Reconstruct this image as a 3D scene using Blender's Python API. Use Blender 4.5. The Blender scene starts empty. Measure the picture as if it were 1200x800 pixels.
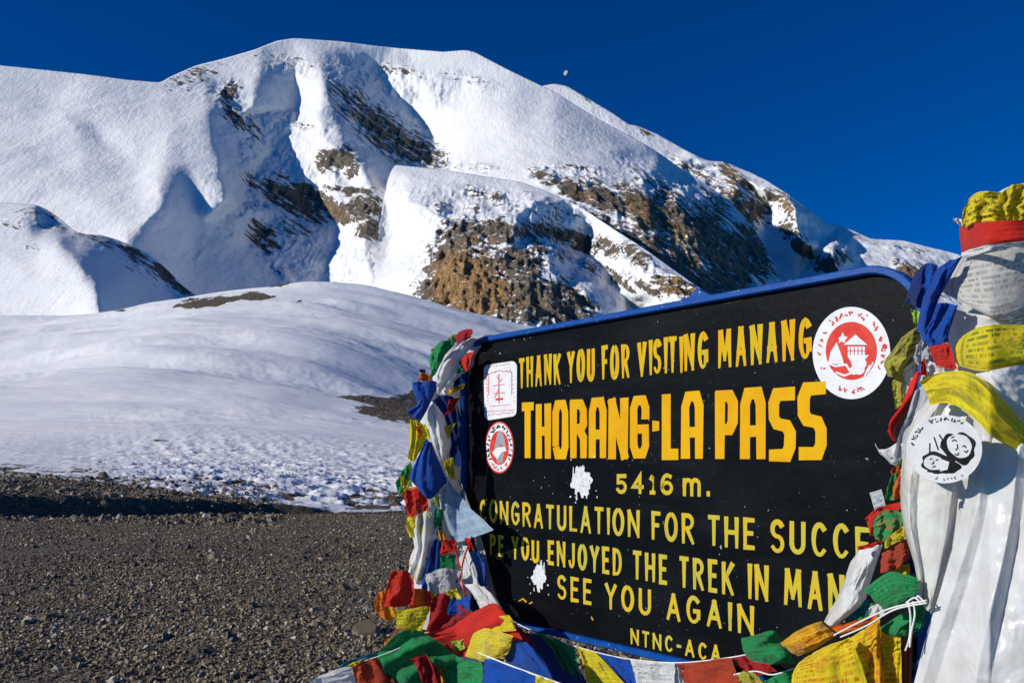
import bpy, math, random
import numpy as np
from mathutils import Vector
from mathutils.geometry import delaunay_2d_cdt

C = bpy.context.scene.collection
scene = bpy.context.scene
R = math.radians
random.seed(7)
rng = np.random.default_rng(11)

# ------------------------------------------------------------------ camera, sky, sun, exposure
FPX, HZ, CAMZ = 1000.0, 540.0, 1.45          # focal length in photo pixels, horizon row, eye height
cd = bpy.data.cameras.new('camera')
cam = bpy.data.objects.new('camera', cd); C.objects.link(cam)
cam.location = (0, 0, CAMZ); cam.rotation_euler = (R(90), 0, 0)
cd.sensor_width = 36; cd.lens = 36 * FPX / 1200; cd.shift_y = (HZ - 400) / 1200
cd.clip_start = 0.05; cd.clip_end = 60000
scene.camera = cam

SUN_EL, SUN_AZ = 23.0, 17.0                  # azimuth: degrees behind the camera plane, light from the left
sdir = Vector((-math.cos(R(SUN_AZ)) * math.cos(R(SUN_EL)), -math.sin(R(SUN_AZ)) * math.cos(R(SUN_EL)), math.sin(R(SUN_EL))))
w = bpy.data.worlds.new('World'); scene.world = w; w.use_nodes = True
nt = w.node_tree; bg = nt.nodes['Background']
sky = nt.nodes.new('ShaderNodeTexSky'); sky.sky_type = 'NISHITA'; sky.sun_disc = False
sky.sun_elevation = R(SUN_EL); sky.sun_rotation = math.atan2(sdir.x, sdir.y)
sky.altitude = 5400; sky.air_density = 1.0; sky.dust_density = 0.0; sky.ozone_density = 2.0
hsv = nt.nodes.new('ShaderNodeHueSaturation'); hsv.inputs['Saturation'].default_value = 1.5; hsv.inputs['Value'].default_value = 1.0
nt.links.new(sky.outputs[0], hsv.inputs['Color'])
gam = nt.nodes.new('ShaderNodeGamma'); gam.inputs[1].default_value = 1.0
tint = nt.nodes.new('ShaderNodeMixRGB'); tint.blend_type = 'MULTIPLY'; tint.inputs[0].default_value = 1; tint.inputs[2].default_value = (0.30, 1.15, 1.68, 1)   # deep high-altitude blue
nt.links.new(hsv.outputs[0], tint.inputs[1]); nt.links.new(tint.outputs[0], gam.inputs[0]); 
nt.links.new(gam.outputs[0], bg.inputs['Color'])
bg.inputs['Strength'].default_value = 0.06
sl = bpy.data.lights.new('sun', 'SUN'); sl.energy = 4.3; sl.angle = R(0.5); sl.color = (1.0, 0.945, 0.85)
so = bpy.data.objects.new('sun', sl); C.objects.link(so)
so.rotation_euler = sdir.to_track_quat('Z', 'Y').to_euler()
so.location = (-20, -10, 30)
vs = scene.view_settings
vs.view_transform = 'Standard'; vs.look = 'None'; vs.gamma = 1; vs.exposure = 0.0; vs.use_curve_mapping = False
scene.cycles.max_bounces = 6; scene.cycles.diffuse_bounces = 1; scene.cycles.transparent_max_bounces = 8

# ------------------------------------------------------------------ helpers
def P3(px, py, d):
    """photo pixel + distance -> world point"""
    return np.stack([(np.asarray(px, float) - 600) / FPX * d, np.asarray(d, float) + 0 * np.asarray(px, float),
                     CAMZ + (HZ - np.asarray(py, float)) / FPX * d], -1)

def _hash(ix, iy, iz, seed):
    h = (ix * 374761393 + iy * 668265263 + iz * 2147483647 + seed * 1274126177) & 0xFFFFFFFF
    h = ((h ^ (h >> 13)) * 1274126177) & 0xFFFFFFFF
    h = ((h ^ (h >> 16)) * 2246822519) & 0xFFFFFFFF
    return ((h ^ (h >> 15)) & 0xFFFFFF) / float(0xFFFFFF) * 2 - 1

def vnoise(p, seed=0):
    p = np.asarray(p, float); i = np.floor(p).astype(np.int64); f = p - i
    u = f * f * f * (f * (f * 6 - 15) + 10)
    x, y, z = i[..., 0], i[..., 1], i[..., 2]; r = 0
    for dx in (0, 1):
        wx = u[..., 0] if dx else 1 - u[..., 0]
        for dy in (0, 1):
            wy = u[..., 1] if dy else 1 - u[..., 1]
            for dz in (0, 1):
                wz = u[..., 2] if dz else 1 - u[..., 2]
                r = r + wx * wy * wz * _hash(x + dx, y + dy, z + dz, seed)
    return r

def fbm(p, octs=4, seed=0, gain=0.5, ridged=False):
    p = np.asarray(p, float); a, s, t = 1.0, 0, 0
    for o in range(octs):
        n = vnoise(p, seed + o * 17)
        if ridged: n = 1 - 2 * np.abs(n)
        s = s + a * n; t += a; a *= gain; p = p * 2.03 + 5.7
    return s / t

def mesh_obj(name, verts, faces, mat=None, parent=None, smooth=True):
    me = bpy.data.meshes.new(name)
    me.from_pydata([tuple(v) for v in verts], [], [tuple(f) for f in faces])
    if mat: me.materials.append(mat)
    if smooth: me.polygons.foreach_set('use_smooth', [True] * len(me.polygons))
    me.update()
    o = bpy.data.objects.new(name, me); C.objects.link(o)
    if parent: o.parent = parent
    return o

def grid_mesh(name, G, mat, parent=None, uv=False, attrs=None, smooth=True):
    """G: (rows, cols, 3) array -> one quad sheet"""
    n, m = G.shape[:2]
    me = bpy.data.meshes.new(name)
    idx = np.arange(n * m).reshape(n, m)
    q = np.stack([idx[:-1, :-1], idx[:-1, 1:], idx[1:, 1:], idx[1:, :-1]], -1).reshape(-1, 4)
    me.vertices.add(n * m); me.vertices.foreach_set('co', G.reshape(-1).astype(np.float32))
    me.loops.add(q.size); me.loops.foreach_set('vertex_index', q.reshape(-1).astype(np.int32))
    me.polygons.add(len(q)); me.polygons.foreach_set('loop_start', np.arange(0, q.size, 4, dtype=np.int32))
    me.polygons.foreach_set('loop_total', np.full(len(q), 4, np.int32)) if hasattr(me.polygons[0], 'loop_total') else None
    me.polygons.foreach_set('use_smooth', np.full(len(q), smooth))
    if uv:
        uu, vv = np.meshgrid(np.linspace(0, 1, m), np.linspace(0, 1, n))
        UV = np.stack([uu, 1 - vv], -1).reshape(-1, 2)[q.reshape(-1)]
        l = me.uv_layers.new(name='UVMap'); l.data.foreach_set('uv', UV.reshape(-1).astype(np.float32))
    for k, a in (attrs or {}).items():
        t = me.attributes.new(k, 'FLOAT', 'POINT'); t.data.foreach_set('value', a.reshape(-1).astype(np.float32))
    me.materials.append(mat); me.update(calc_edges=True); me.validate()
    o = bpy.data.objects.new(name, me); C.objects.link(o)
    if parent: o.parent = parent
    return o

def tag(o, label=None, cat=None, group=None, kind=None):
    if label: o['label'] = label
    if cat: o['category'] = cat
    if group: o['group'] = group
    if kind: o['kind'] = kind
    return o

def empty(name, loc=(0, 0, 0)):
    o = bpy.data.objects.new(name, None); C.objects.link(o); o.location = loc
    return o

class NT:
    """tiny node-tree writer"""
    def __init__(s, name):
        s.m = bpy.data.materials.new(name); s.m.use_nodes = True; s.t = s.m.node_tree; s.b = s.t.nodes['Principled BSDF']
        s.out = s.t.nodes['Material Output']
    def n(s, typ, **kw):
        x = s.t.nodes.new('ShaderNode' + typ)
        for k, v in kw.items():
            if k.startswith('i_'):
                key = k[2:]; key = int(key) if key.isdigit() else key.replace('_', ' ')
                if hasattr(v, 'is_output') or isinstance(v, bpy.types.NodeSocket): s.t.links.new(v, x.inputs[key])
                else: x.inputs[key].default_value = v
            else: setattr(x, k, v)
        return x
    def link(s, a, b): s.t.links.new(a, b)
    def math(s, op, a, b=0.0, c=None, clamp=False):
        x = s.n('Math', operation=op, use_clamp=clamp)
        for i, v in enumerate((a, b) if c is None else (a, b, c)):
            if isinstance(v, bpy.types.NodeSocket): s.link(v, x.inputs[i])
            else: x.inputs[i].default_value = v
        return x.outputs[0]
    def mix(s, f, a, b):
        x = s.n('MixRGB')
        for i, v in enumerate((f, a, b)):
            if isinstance(v, bpy.types.NodeSocket): s.link(v, x.inputs[i])
            else: x.inputs[i].default_value = v if i == 0 else (*v, 1)
        return x.outputs[0]
    def noise(s, vec, scale, detail=4, rough=0.55, dist=0.0):
        x = s.n('TexNoise', i_Scale=scale, i_Detail=detail, i_Roughness=rough, i_Distortion=dist)
        if vec is not None: s.link(vec, x.inputs['Vector'])
        return x.outputs[0]
    def ramp(s, f, lo, hi, smooth=True):
        x = s.n('MapRange', interpolation_type='SMOOTHSTEP' if smooth else 'LINEAR')
        s.link(f, x.inputs[0]); x.inputs[1].default_value = lo; x.inputs[2].default_value = hi
        return x.outputs[0]
    def attr(s, name): return s.n('Attribute', attribute_name=name).outputs['Fac']
    def geo(s): return s.n('NewGeometry').outputs['Position']
    def map(s, vec, scale=(1, 1, 1), rot=(0, 0, 0)):
        x = s.n('Mapping'); s.link(vec, x.inputs[0]); x.inputs['Scale'].default_value = scale; x.inputs['Rotation'].default_value = rot
        return x.outputs[0]
    def bump(s, h, dist, strength=1.0, normal=None):
        x = s.n('Bump'); x.inputs['Strength'].default_value = strength; x.inputs['Distance'].default_value = dist
        s.link(h, x.inputs['Height'])
        if normal is not None: s.link(normal, x.inputs['Normal'])
        return x.outputs[0]
    def set(s, **kw):
        for k, v in kw.items():
            i = s.b.inputs[k.replace('_', ' ')]
            if isinstance(v, bpy.types.NodeSocket): s.link(v, i)
            else: i.default_value = (*v, 1) if isinstance(v, tuple) and len(v) == 3 else v
        return s

# ------------------------------------------------------------------ terrain relief
def interp_pts(pts, x0, x1, y0, y1, step=2.0, blur=2.5):
    """linear (creased) interpolation of (x, y, value) over a raster, lightly blurred"""
    pts = np.array(pts, float)
    v2 = [Vector((p[0], p[1])) for p in pts]
    vo, _, fo, ov, _, _ = delaunay_2d_cdt(v2, [], [], 0, 1e-4)
    val = np.array([pts[o[0], 2] for o in ov]); vo = np.array([(v.x, v.y) for v in vo])
    xs = np.arange(x0, x1 + step, step); ys = np.arange(y0, y1 + step, step)
    A = np.full((len(ys), len(xs)), np.nan)
    for f in fo:
        a, b, c = vo[f[0]], vo[f[1]], vo[f[2]]
        i0, i1 = np.searchsorted(xs, [min(a[0], b[0], c[0]), max(a[0], b[0], c[0])]); j0, j1 = np.searchsorted(ys, [min(a[1], b[1], c[1]), max(a[1], b[1], c[1])])
        i0, j0 = max(i0 - 1, 0), max(j0 - 1, 0)
        X, Y = np.meshgrid(xs[i0:i1 + 1], ys[j0:j1 + 1])
        if X.size == 0: continue
        d = (b[1] - c[1]) * (a[0] - c[0]) + (c[0] - b[0]) * (a[1] - c[1])
        if abs(d) < 1e-9: continue
        l1 = ((b[1] - c[1]) * (X - c[0]) + (c[0] - b[0]) * (Y - c[1])) / d
        l2 = ((c[1] - a[1]) * (X - c[0]) + (a[0] - c[0]) * (Y - c[1])) / d
        l3 = 1 - l1 - l2
        m = (l1 > -1e-6) & (l2 > -1e-6) & (l3 > -1e-6)
        sub = A[j0:j1 + 1, i0:i1 + 1]
        sub[m] = (l1 * val[f[0]] + l2 * val[f[1]] + l3 * val[f[2]])[m]
    A = np.where(np.isnan(A), np.nanmean(A), A)
    return xs, ys, gblur(A, blur)

def gblur(A, s):
    if s <= 0: return A
    r = int(3 * s) + 1; k = np.exp(-0.5 * (np.arange(-r, r + 1) / s) ** 2); k /= k.sum()
    A = np.apply_along_axis(lambda v: np.convolve(np.pad(v, r, 'edge'), k, 'valid'), 0, A)
    return np.apply_along_axis(lambda v: np.convolve(np.pad(v, r, 'edge'), k, 'valid'), 1, A)

def sample(xs, ys, A, X, Y):
    fx = np.clip((X - xs[0]) / (xs[1] - xs[0]), 0, len(xs) - 1.001); fy = np.clip((Y - ys[0]) / (ys[1] - ys[0]), 0, len(ys) - 1.001)
    i, j = fx.astype(int), fy.astype(int); u, v = fx - i, fy - j
    return A[j, i] * (1 - u) * (1 - v) + A[j, i + 1] * u * (1 - v) + A[j + 1, i] * (1 - u) * v + A[j + 1, i + 1] * u * v

def blob_mask(X, Y, blobs):
    m = np.zeros_like(X)
    for cx, cy, rx, ry, ang, s in blobs:
        c, sn = math.cos(R(ang)), math.sin(R(ang)); dx, dy = X - cx, Y - cy
        u = (dx * c + dy * sn) / rx; v = (-dx * sn + dy * c) / ry
        m = np.maximum(m, s * np.clip(1.5 - np.sqrt(u * u + v * v), 0, 1))
    return np.clip(m, 0, 1)

def poly_mask(X, Y, poly):
    ins = np.zeros(X.shape, bool); n = len(poly)
    for a in range(n):
        (x0, y0), (x1, y1) = poly[a - 1], poly[a]
        if y0 == y1: continue
        c = ((Y < y0) != (Y < y1)) & (X < (x1 - x0) * (Y - y0) / (y1 - y0) + x0)
        ins ^= c
    return ins.astype(float)

def turn_facets(xs, ys, A, facets, turn, reach):
    """bend the relief so that the listed faces of the mountain swing away to the right (least squares, solved with an FFT)"""
    X, Y = np.meshgrid(xs, ys); m = np.zeros_like(A)
    wob = 7.0 * fbm(np.stack([X / 18, Y / 18, 0 * X], -1), 4, 301, .6); wob2 = 7.0 * fbm(np.stack([X / 18, Y / 18, 0 * X + 9], -1), 4, 303, .6)
    for poly, st in facets: m = np.maximum(m, st * poly_mask(X + wob, Y + wob2, poly))
    m = gblur(m, 0.8)
    st = xs[1] - xs[0]; pad = 100
    g = np.pad(m * turn, pad)
    kx = 2 * np.pi * np.fft.fftfreq(g.shape[1], st)[None]; ky = 2 * np.pi * np.fft.fftfreq(g.shape[0], st)[:, None]
    lam = 1 / reach ** 2
    F = -1j * kx * np.fft.fft2(g) / (kx ** 2 + 0.35 * ky ** 2 + lam)
    return A + np.real(np.fft.ifft2(F))[pad:-pad, pad:-pad]

def massif(name, mat, sky_pts, x0, x1, ybot, base, pts, blobs, warm=(), dx=1.5, rows=220, blur=3.5, snow_amp=1.0, rock_amp=1.0, back=1.0, strat=40, k=1.0, facets=(), turn=4.0, reach=110.0, rough=()):
    sp = np.array(sky_pts, float)
    xs = np.arange(x0, x1 + dx, dx)
    top = np.interp(xs, sp[:, 0], sp[:, 1]); top = gblur(np.repeat(top[None], 3, 0), 2.0)[1]
    t = np.linspace(0, 1, rows)[:, None]
    PX = np.repeat(xs[None], rows, 0); PY = ybot + (top[None] - ybot) * t
    gx, gy, A = interp_pts(pts, x0 - 20, x1 + 20, sp[:, 1].min() - 20, ybot + 20, 2.0, .7)
    RX, RY = np.meshgrid(gx, gy)
    if len(rough):
        rw = np.clip(gblur(blob_mask(RX, RY, rough), 5.0) * 1.2, 0, 1)
        A = A * rw + gblur(A, blur) * (1 - rw)
        w1 = rw * 9 * fbm(np.stack([RX / 34, RY / 34, 0 * RX], -1), 4, 311); w2 = rw * 9 * fbm(np.stack([RX / 34, RY / 34, 0 * RX + 5], -1), 4, 313)
        A = sample(gx, gy, A, RX + w1, RY + w2)
    else: A = gblur(A, blur)
    A = A * k
    if facets: A = turn_facets(gx, gy, A, facets, turn, reach)
    D = base(PX, PY) + sample(gx, gy, A, PX, PY)
    rock = blob_mask(PX, PY, blobs); wm = blob_mask(PX, PY, warm)
    W = P3(PX, PY, D)
    sc = D.mean() / 2000.0
    # break up with real relief: gentle drifts on snow, ribs and ledges on rock
    q = W / sc
    edge = np.clip((1 - t) * 14, 0.12, 1)
    dn = snow_amp * (6.0 * fbm(q / 150, 3, 1) + 9.0 * fbm(np.stack([q[..., 0] / 170 - q[..., 2] / 260, q[..., 1] / 300, q[..., 2] / 420], -1), 2, 3) + 1.6 * fbm(q / 34, 3, 5))
    ca, sa = math.cos(R(strat)), math.sin(R(strat))
    along = q[..., 0] * ca - q[..., 2] * sa; across = q[..., 0] * sa + q[..., 2] * ca
    strata = np.stack([along / 130, across / 22, q[..., 1] / 90], -1)
    ribs = np.stack([q[..., 0] / 26, q[..., 2] / 95, q[..., 1] / 80], -1)
    rr = 11 * fbm(ribs, 4, 9, ridged=True) + 7 * fbm(strata, 3, 23, ridged=True) + 8 * fbm(q / 40, 4, 31)
    rm = gblur(blob_mask(PX, PY, rough), 2.0) if len(rough) else np.zeros_like(PX)
    lat = np.stack([q[..., 0] / 24, q[..., 2] / 75, q[..., 1] / 60], -1)
    rg = 9 * fbm(q / 46 + .25 * fbm(q / 30, 2, 41)[..., None], 4, 43, ridged=True) + 7 * fbm(lat, 4, 47, ridged=True) + 2.5 * fbm(q / 9, 3, 53)
    dn = dn + rm * rg * (1 - .6 * np.clip(rock * 1.6, 0, 1)) + 1.6 * snow_amp * fbm(lat * .8, 4, 59, ridged=True) * np.clip(rm + .35 * fbm(q / 300, 2, 61), 0, 1)
    disp = (dn + rock_amp * rr * np.clip(rock * 1.6, 0, 1)) * sc
    W[..., 1] -= disp * edge * 0.85
    W[..., 2] += disp * edge * 0.35
    bk = []
    for dy, dz in ((25, -3), (80, -22), (200, -80), (420, -210), (800, -460)):
        r_ = W[-1].copy(); r_[:, 1] += dy * sc * back; r_[:, 2] = np.maximum(r_[:, 2] + dz * sc * back, -30); bk.append(r_)
    G = np.concatenate([W, np.stack(bk)], 0)
    z5 = np.zeros((5, len(xs)))
    pad = lambda a: np.concatenate([a, np.repeat(a[-1:], 5, 0)], 0)
    o = grid_mesh(name, G, mat, attrs={'rock': pad(rock), 'warm': pad(wm)})
    return lambda x, y: float(base(x, y) + sample(gx, gy, A, np.array([float(x)]), np.array([float(y)]))[0])

def mountain_material(name, s=1.0, strat=40):
    N = NT(name); g = N.geo()
    ca = R(strat)
    mv = N.map(g, (1 / s, 1 / s, 1 / s), (0, 0, 0))
    sv = N.map(N.map(g, (1 / s, 1 / s, 1 / s), (0, -ca, 0)), (0.014, 0.03, 0.085))
    rock = N.attr('rock')
    n1 = N.noise(sv, 1.0, 7, 0.68, 0.5)
    n2 = N.noise(mv, 0.05, 9, 0.74)
    nn = N.math('ADD', N.math('MULTIPLY', n1, 0.66), N.math('MULTIPLY', n2, 0.34))
    f = N.math('ADD', N.math('ADD', N.math('MULTIPLY', rock, 0.44), N.math('MULTIPLY', N.attr('warm'), 0.10)), N.math('MULTIPLY', N.math('SUBTRACT', nn, 0.5), 2.4), clamp=False)
    f = N.math('MULTIPLY', f, N.math('GREATER_THAN', rock, 0.02))
    # steep places hold less snow
    nz = N.n('SeparateXYZ'); N.link(N.n('NewGeometry').outputs['Normal'], nz.inputs[0])
    st = N.math('MULTIPLY', N.math('SUBTRACT', 0.62, nz.outputs[2]), 0.22)
    f = N.math('ADD', f, N.math('MULTIPLY', st, N.ramp(rock, 0.05, 0.4)))
    mask = N.ramp(f, 0.225, 0.275)
    c1 = N.noise(mv, 0.09, 7, 0.7); c2 = N.noise(mv, 0.012, 4)
    rc = N.mix(N.ramp(c1, 0.3, 0.7), (0.08, 0.071, 0.060), (0.30, 0.25, 0.195))
    rc = N.mix(N.ramp(c2, 0.4, 0.65), rc, N.mix(0.5, rc, (0.20, 0.15, 0.095)))
    wc = N.mix(N.ramp(c1, 0.36, 0.64), (0.19, 0.115, 0.055), (0.55, 0.33, 0.13))
    ck = N.noise(N.map(g, (0.06 / s, 0.06 / s, 0.022 / s)), 1.0, 6, 0.65, 0.6); ck2 = N.noise(sv, 1.4, 5, 0.65, 0.3)
    crack = N.math('MULTIPLY', N.ramp(N.math('ABSOLUTE', N.math('SUBTRACT', ck, 0.5)), 0.0, 0.045), N.ramp(N.math('ABSOLUTE', N.math('SUBTRACT', ck2, 0.5)), 0.0, 0.03))
    rc = N.mix(N.ramp(N.attr('warm'), 0.15, 0.7), rc, wc)
    rc = N.mix(N.math('MULTIPLY', N.math('SUBTRACT', 1.0, crack), .5), rc, (.025, .022, .02))
    sn = N.mix(N.ramp(N.noise(mv, 0.01, 3), 0.3, 0.7), (0.83, 0.85, 0.88), (0.90, 0.90, 0.90))
    col = N.mix(mask, sn, rc)
    wv = N.map(N.map(g, (1 / s,) * 3, (0, R(-55), 0)), (0.016, 0.07, 0.10))
    wind = N.noise(wv, 1.0, 6, 0.62, 0.3)
    flu = N.noise(N.map(g, (1 / s,) * 3), 1.0, 2) if False else N.noise(N.map(g, (0.075 / s, 0.03 / s, 0.012 / s)), 1.0, 5, 0.62, 0.4)
    wb = N.n('Bump'); wb.inputs['Distance'].default_value = 4.0 * s; N.link(wind, wb.inputs['Height'])
    N.link(N.math('ADD', N.math('MULTIPLY', N.ramp(N.noise(mv, 0.0045, 4), .38, .62), .55), .12), wb.inputs['Strength']); snow_b = wb.outputs[0]
    fb = N.n('Bump'); fb.inputs['Distance'].default_value = 2.0 * s; N.link(N.noise(mv, 0.16, 7, 0.7), fb.inputs['Height']); N.link(snow_b, fb.inputs['Normal'])
    N.link(N.math('MULTIPLY', N.ramp(N.noise(mv, 0.006, 3), .42, .68), .4), fb.inputs['Strength']); snow_b = fb.outputs[0]
    snow_b = N.bump(flu, 6.0 * s, 0.5, snow_b)
    rock_b = N.bump(N.math('ADD', N.noise(mv, 0.11, 9, 0.72), N.math('MULTIPLY', crack, .12)), 9.0 * s, 0.7)
    mb = N.n('Mix', data_type='VECTOR'); N.link(mask, mb.inputs[0]); N.link(snow_b, mb.inputs[4]); N.link(rock_b, mb.inputs[5])
    N.set(Base_Color=col, Normal=mb.outputs[1], Roughness=N.math('ADD', N.math('MULTIPLY', mask, 0.35), 0.55))
    N.b.inputs['Specular IOR Level'].default_value = 0.25
    return N.m
# ------------------------------------------------------------------ mountains
M_main = mountain_material('snow_and_rock', 1.0, 38)
M_spur = mountain_material('snow_and_brown_rock', 0.85, 20)
M_far = mountain_material('far_snow_and_rock', 1.3, 50)
M_knoll = mountain_material('knoll_snow', 0.45, 30)

main_sky = [(-260, 66), (-100, 70), (0, 77), (100, 87), (150, 94), (188, 97), (200, 90), (230, 77), (262, 69), (300, 58), (325, 48), (345, 45), (400, 49), (440, 54), (470, 57), (520, 61),
            (545, 59), (556, 61), (575, 71), (600, 84), (650, 108), (700, 139), (745, 163), (775, 181), (800, 199), (825, 214), (850, 232), (880, 262), (900, 295), (915, 330), (935, 380), (960, 440)]
base_main = lambda x, y: 1750 + 3.6 * (380 - y)
main_pts = [(-300, 40, -300), (-300, 500, -350), (1000, 500, 150), (1000, 40, 150), (345, 20, 20), (650, 60, -50), (800, 150, 60), (100, 50, -260),
    (-200, 70, -300), (0, 77, -300), (100, 87, -280), (190, 97, -230), (230, 77, -110), (300, 58, -50), (345, 45, 0), (400, 49, 40), (470, 57, 60), (545, 60, 0),
    (600, 84, -40), (650, 108, -30), (700, 142, 20), (740, 165, 60), (775, 182, 110), (800, 199, 130), (825, 214, 150), (850, 232, 170), (880, 262, 190),
    (60, 120, -305), (120, 172, -345), (160, 198, -365), (100, 125, -345), (150, 150, -375), (200, 150, -375), (240, 140, -330), (255, 190, -370), (264, 238, -385), (215, 197, -400),
    (185, 212, -450), (190, 235, -480), (165, 265, -480), (145, 290, -470), (125, 330, -440), (100, 230, -420), (0, 200, -390), (-200, 200, -390), (50, 300, -400), (0, 380, -380),
    (-200, 380, -350), (100, 390, -380), (50, 160, -350), (100, 190, -385),
    (320, 330, -150), (300, 285, -130), (282, 245, -230), (285, 200, -200), (275, 150, -170), (260, 300, -225), (235, 265, -300), (220, 330, -230), (180, 380, -270),
    (300, 210, -90), (330, 250, -100), (335, 215, -70), (320, 170, -20), (300, 140, -60), (270, 110, -120), (240, 105, -200), (345, 150, -30), (346, 192, -60), (368, 232, -70), (392, 268, -90), (382, 320, -110), (330, 300, -130),
    (372, 195, -140), (385, 215, -170), (400, 175, -170), (430, 200, -230), (442, 230, -260), (410, 250, -200), (430, 262, -250), (430, 300, -270), (440, 330, -280), (500, 390, -200),
    (302, 75, -85), (300, 100, -130), (294, 130, -140), (345, 80, 20), (348, 120, 40), (372, 70, -30), (377, 100, -90), (376, 130, -140), (380, 160, -160), (396, 190, -150), (412, 215, -150),
    (420, 80, 60), (450, 110, 130), (490, 150, 130), (505, 192, 80), (515, 212, 50), (410, 120, 0), (430, 170, 30), (455, 205, 30), (440, 70, 70), (490, 85, 40),
    (522, 135, 40), (545, 180, -40), (530, 200, -10), (560, 120, -40), (560, 80, -20), (600, 150, -110), (600, 205, -130), (560, 220, -90), (500, 240, -60), (470, 260, -110),
    (650, 135, -110), (650, 180, -150), (640, 205, -170), (700, 165, -70), (700, 195, -135), (740, 182, -20), (750, 205, -80), (768, 198, 0), (795, 215, 60),
    (630, 213, -200), (680, 232, -225), (720, 228, -170), (760, 242, -150), (740, 255, -230), (790, 250, -110), (820, 285, -90), (840, 260, 60), (855, 300, 60), (868, 262, 130), (880, 300, 140), (905, 335, 170),
    (830, 345, -60), (780, 335, -200), (700, 300, -260), (640, 250, -230), (600, 400, -250), (700, 400, -280), (800, 420, -150), (900, 420, 120), (400, 400, -100), (300, 400, -60), (200, 420, -200)]
main_facets = [([(-300, 60), (0, 80), (150, 96), (235, 130), (255, 190), (262, 236), (215, 196), (188, 210), (190, 235), (140, 275), (60, 300), (-300, 360)], .10),

    ([(150, 192), (187, 213), (200, 202), (215, 196), (230, 212), (250, 228), (262, 240), (272, 242), (268, 235), (262, 215), (258, 190), (253, 170), (248, 155), (245, 138), (255, 118), (262, 105), (272, 104), (285, 118), (292, 132),
      (298, 128), (295, 112), (294, 97), (305, 87), (304, 66), (312, 60), (322, 67), (325, 78), (337, 86), (347, 90), (347, 100), (350, 108), (360, 125), (364, 138), (357, 150), (358, 162), (364, 172), (365, 190), (345, 196), (350, 212), (365, 238), (376, 262),
      (399, 262), (397, 280), (386, 303), (380, 320), (378, 345), (330, 360), (225, 360), (180, 305), (150, 282), (142, 270), (155, 268), (168, 262), (180, 248), (191, 235), (186, 216)], .38),
    ([(336, 82), (350, 80), (362, 86), (352, 89)], .8),
    ([(377, 74), (407, 72), (430, 75), (440, 82), (450, 98), (465, 113), (473, 122), (485, 140), (500, 152), (511, 168), (520, 185), (521, 206), (490, 205), (447, 205), (453, 224), (446, 216), (436, 198), (422, 182), (412, 167), (396, 153), (391, 133), (380, 108), (376, 92)], 1.0),
    ([(405, 52), (435, 54), (480, 64), (486, 72), (470, 73), (440, 68), (415, 60)], .6),
    ([(470, 104), (482, 108), (493, 118), (478, 121)], .9),
    ([(60, 118), (90, 133), (125, 165), (150, 186), (145, 192), (115, 172), (85, 148)], .35),
    ([(747, 162), (762, 180), (772, 190), (774, 197), (750, 201), (755, 212), (768, 222), (790, 240), (802, 262), (822, 290), (832, 330), (850, 350), (900, 420), (980, 420), (900, 290), (850, 236), (815, 212), (790, 190)], 1.0),
    ([(680, 235), (705, 252), (742, 270), (762, 268), (785, 278), (800, 290), (820, 300), (840, 315), (855, 325), (862, 350), (800, 330), (730, 285), (680, 258)], .8),
    ([(752, 222), (762, 232), (775, 262), (782, 285), (768, 275), (757, 250)], .9), ([(715, 232), (728, 246), (740, 268), (725, 262), (716, 250)], .8), ([(650, 218), (668, 226), (690, 246), (672, 240)], .7)]
main_rough = [(340, 78, 36, 12, 5, .8), (450, 95, 60, 22, 15, .9), (490, 105, 40, 22, 20, .9), (545, 100, 30, 12, 15, .45), (420, 60, 60, 8, 8, .4), (350, 150, 40, 22, 10, .9), (300, 160, 40, 40, 40, .8), (320, 230, 60, 60, 40, 1), (360, 290, 50, 40, 30, .9), (410, 300, 36, 40, 0, .8),
    (550, 198, 40, 9, 5, .6), (450, 160, 70, 40, 40, .6), (390, 190, 30, 30, 20, .6), (680, 212, 50, 12, 15, .7), (760, 215, 50, 14, 35, .8), (800, 270, 90, 60, 40, 1), (260, 110, 40, 16, 20, .5), (210, 280, 60, 40, 50, .25)]
main_rock = [(225, 92, 30, 9, -20, .62), (268, 110, 10, 16, 35, .85), (274, 138, 20, 9, 50, .75), (300, 150, 14, 8, 50, .5),
    (325, 230, 26, 12, 35, .95), (352, 240, 34, 18, 38, 1), (310, 280, 18, 14, 50, 1), (345, 270, 18, 16, 30, .65), (300, 215, 16, 9, 45, .6), (375, 238, 28, 13, 42, .95), (330, 318, 14, 5, 45, .6),
    (385, 190, 14, 12, 20, .9), (405, 185, 14, 12, 20, .95), (415, 200, 9, 11, 70, .75), (400, 222, 20, 4, 5, .8), (425, 225, 20, 5, -8, .85), (425, 245, 26, 15, -18, 1), (437, 272, 18, 12, -10, 1), (395, 250, 20, 9, 35, .9),
    (420, 130, 34, 18, 40, .72), (450, 155, 46, 22, 36, .88), (490, 180, 34, 18, 25, .92), (395, 105, 18, 10, 60, .5), (355, 150, 14, 5, 15, .5),
    (470, 85, 40, 6, 10, .32), (555, 95, 30, 8, 20, .28), (345, 75, 35, 8, 10, .25), (560, 200, 28, 6, 5, .25),
    (640, 212, 20, 7, 20, .85), (665, 200, 40, 4, 0, .55), (670, 225, 34, 9, 28, 1), (710, 235, 40, 14, 30, 1), (750, 245, 34, 20, 50, 1), (790, 260, 44, 24, 55, 1), (830, 285, 50, 34, 50, 1), (870, 300, 40, 40, 60, 1),
    (790, 310, 70, 20, 32, .9), (850, 345, 60, 30, 20, 1), (720, 270, 60, 12, 30, .8), (780, 225, 40, 8, 30, .6), (840, 240, 30, 10, 45, .7), (700, 205, 40, 5, 10, .4)]
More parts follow.
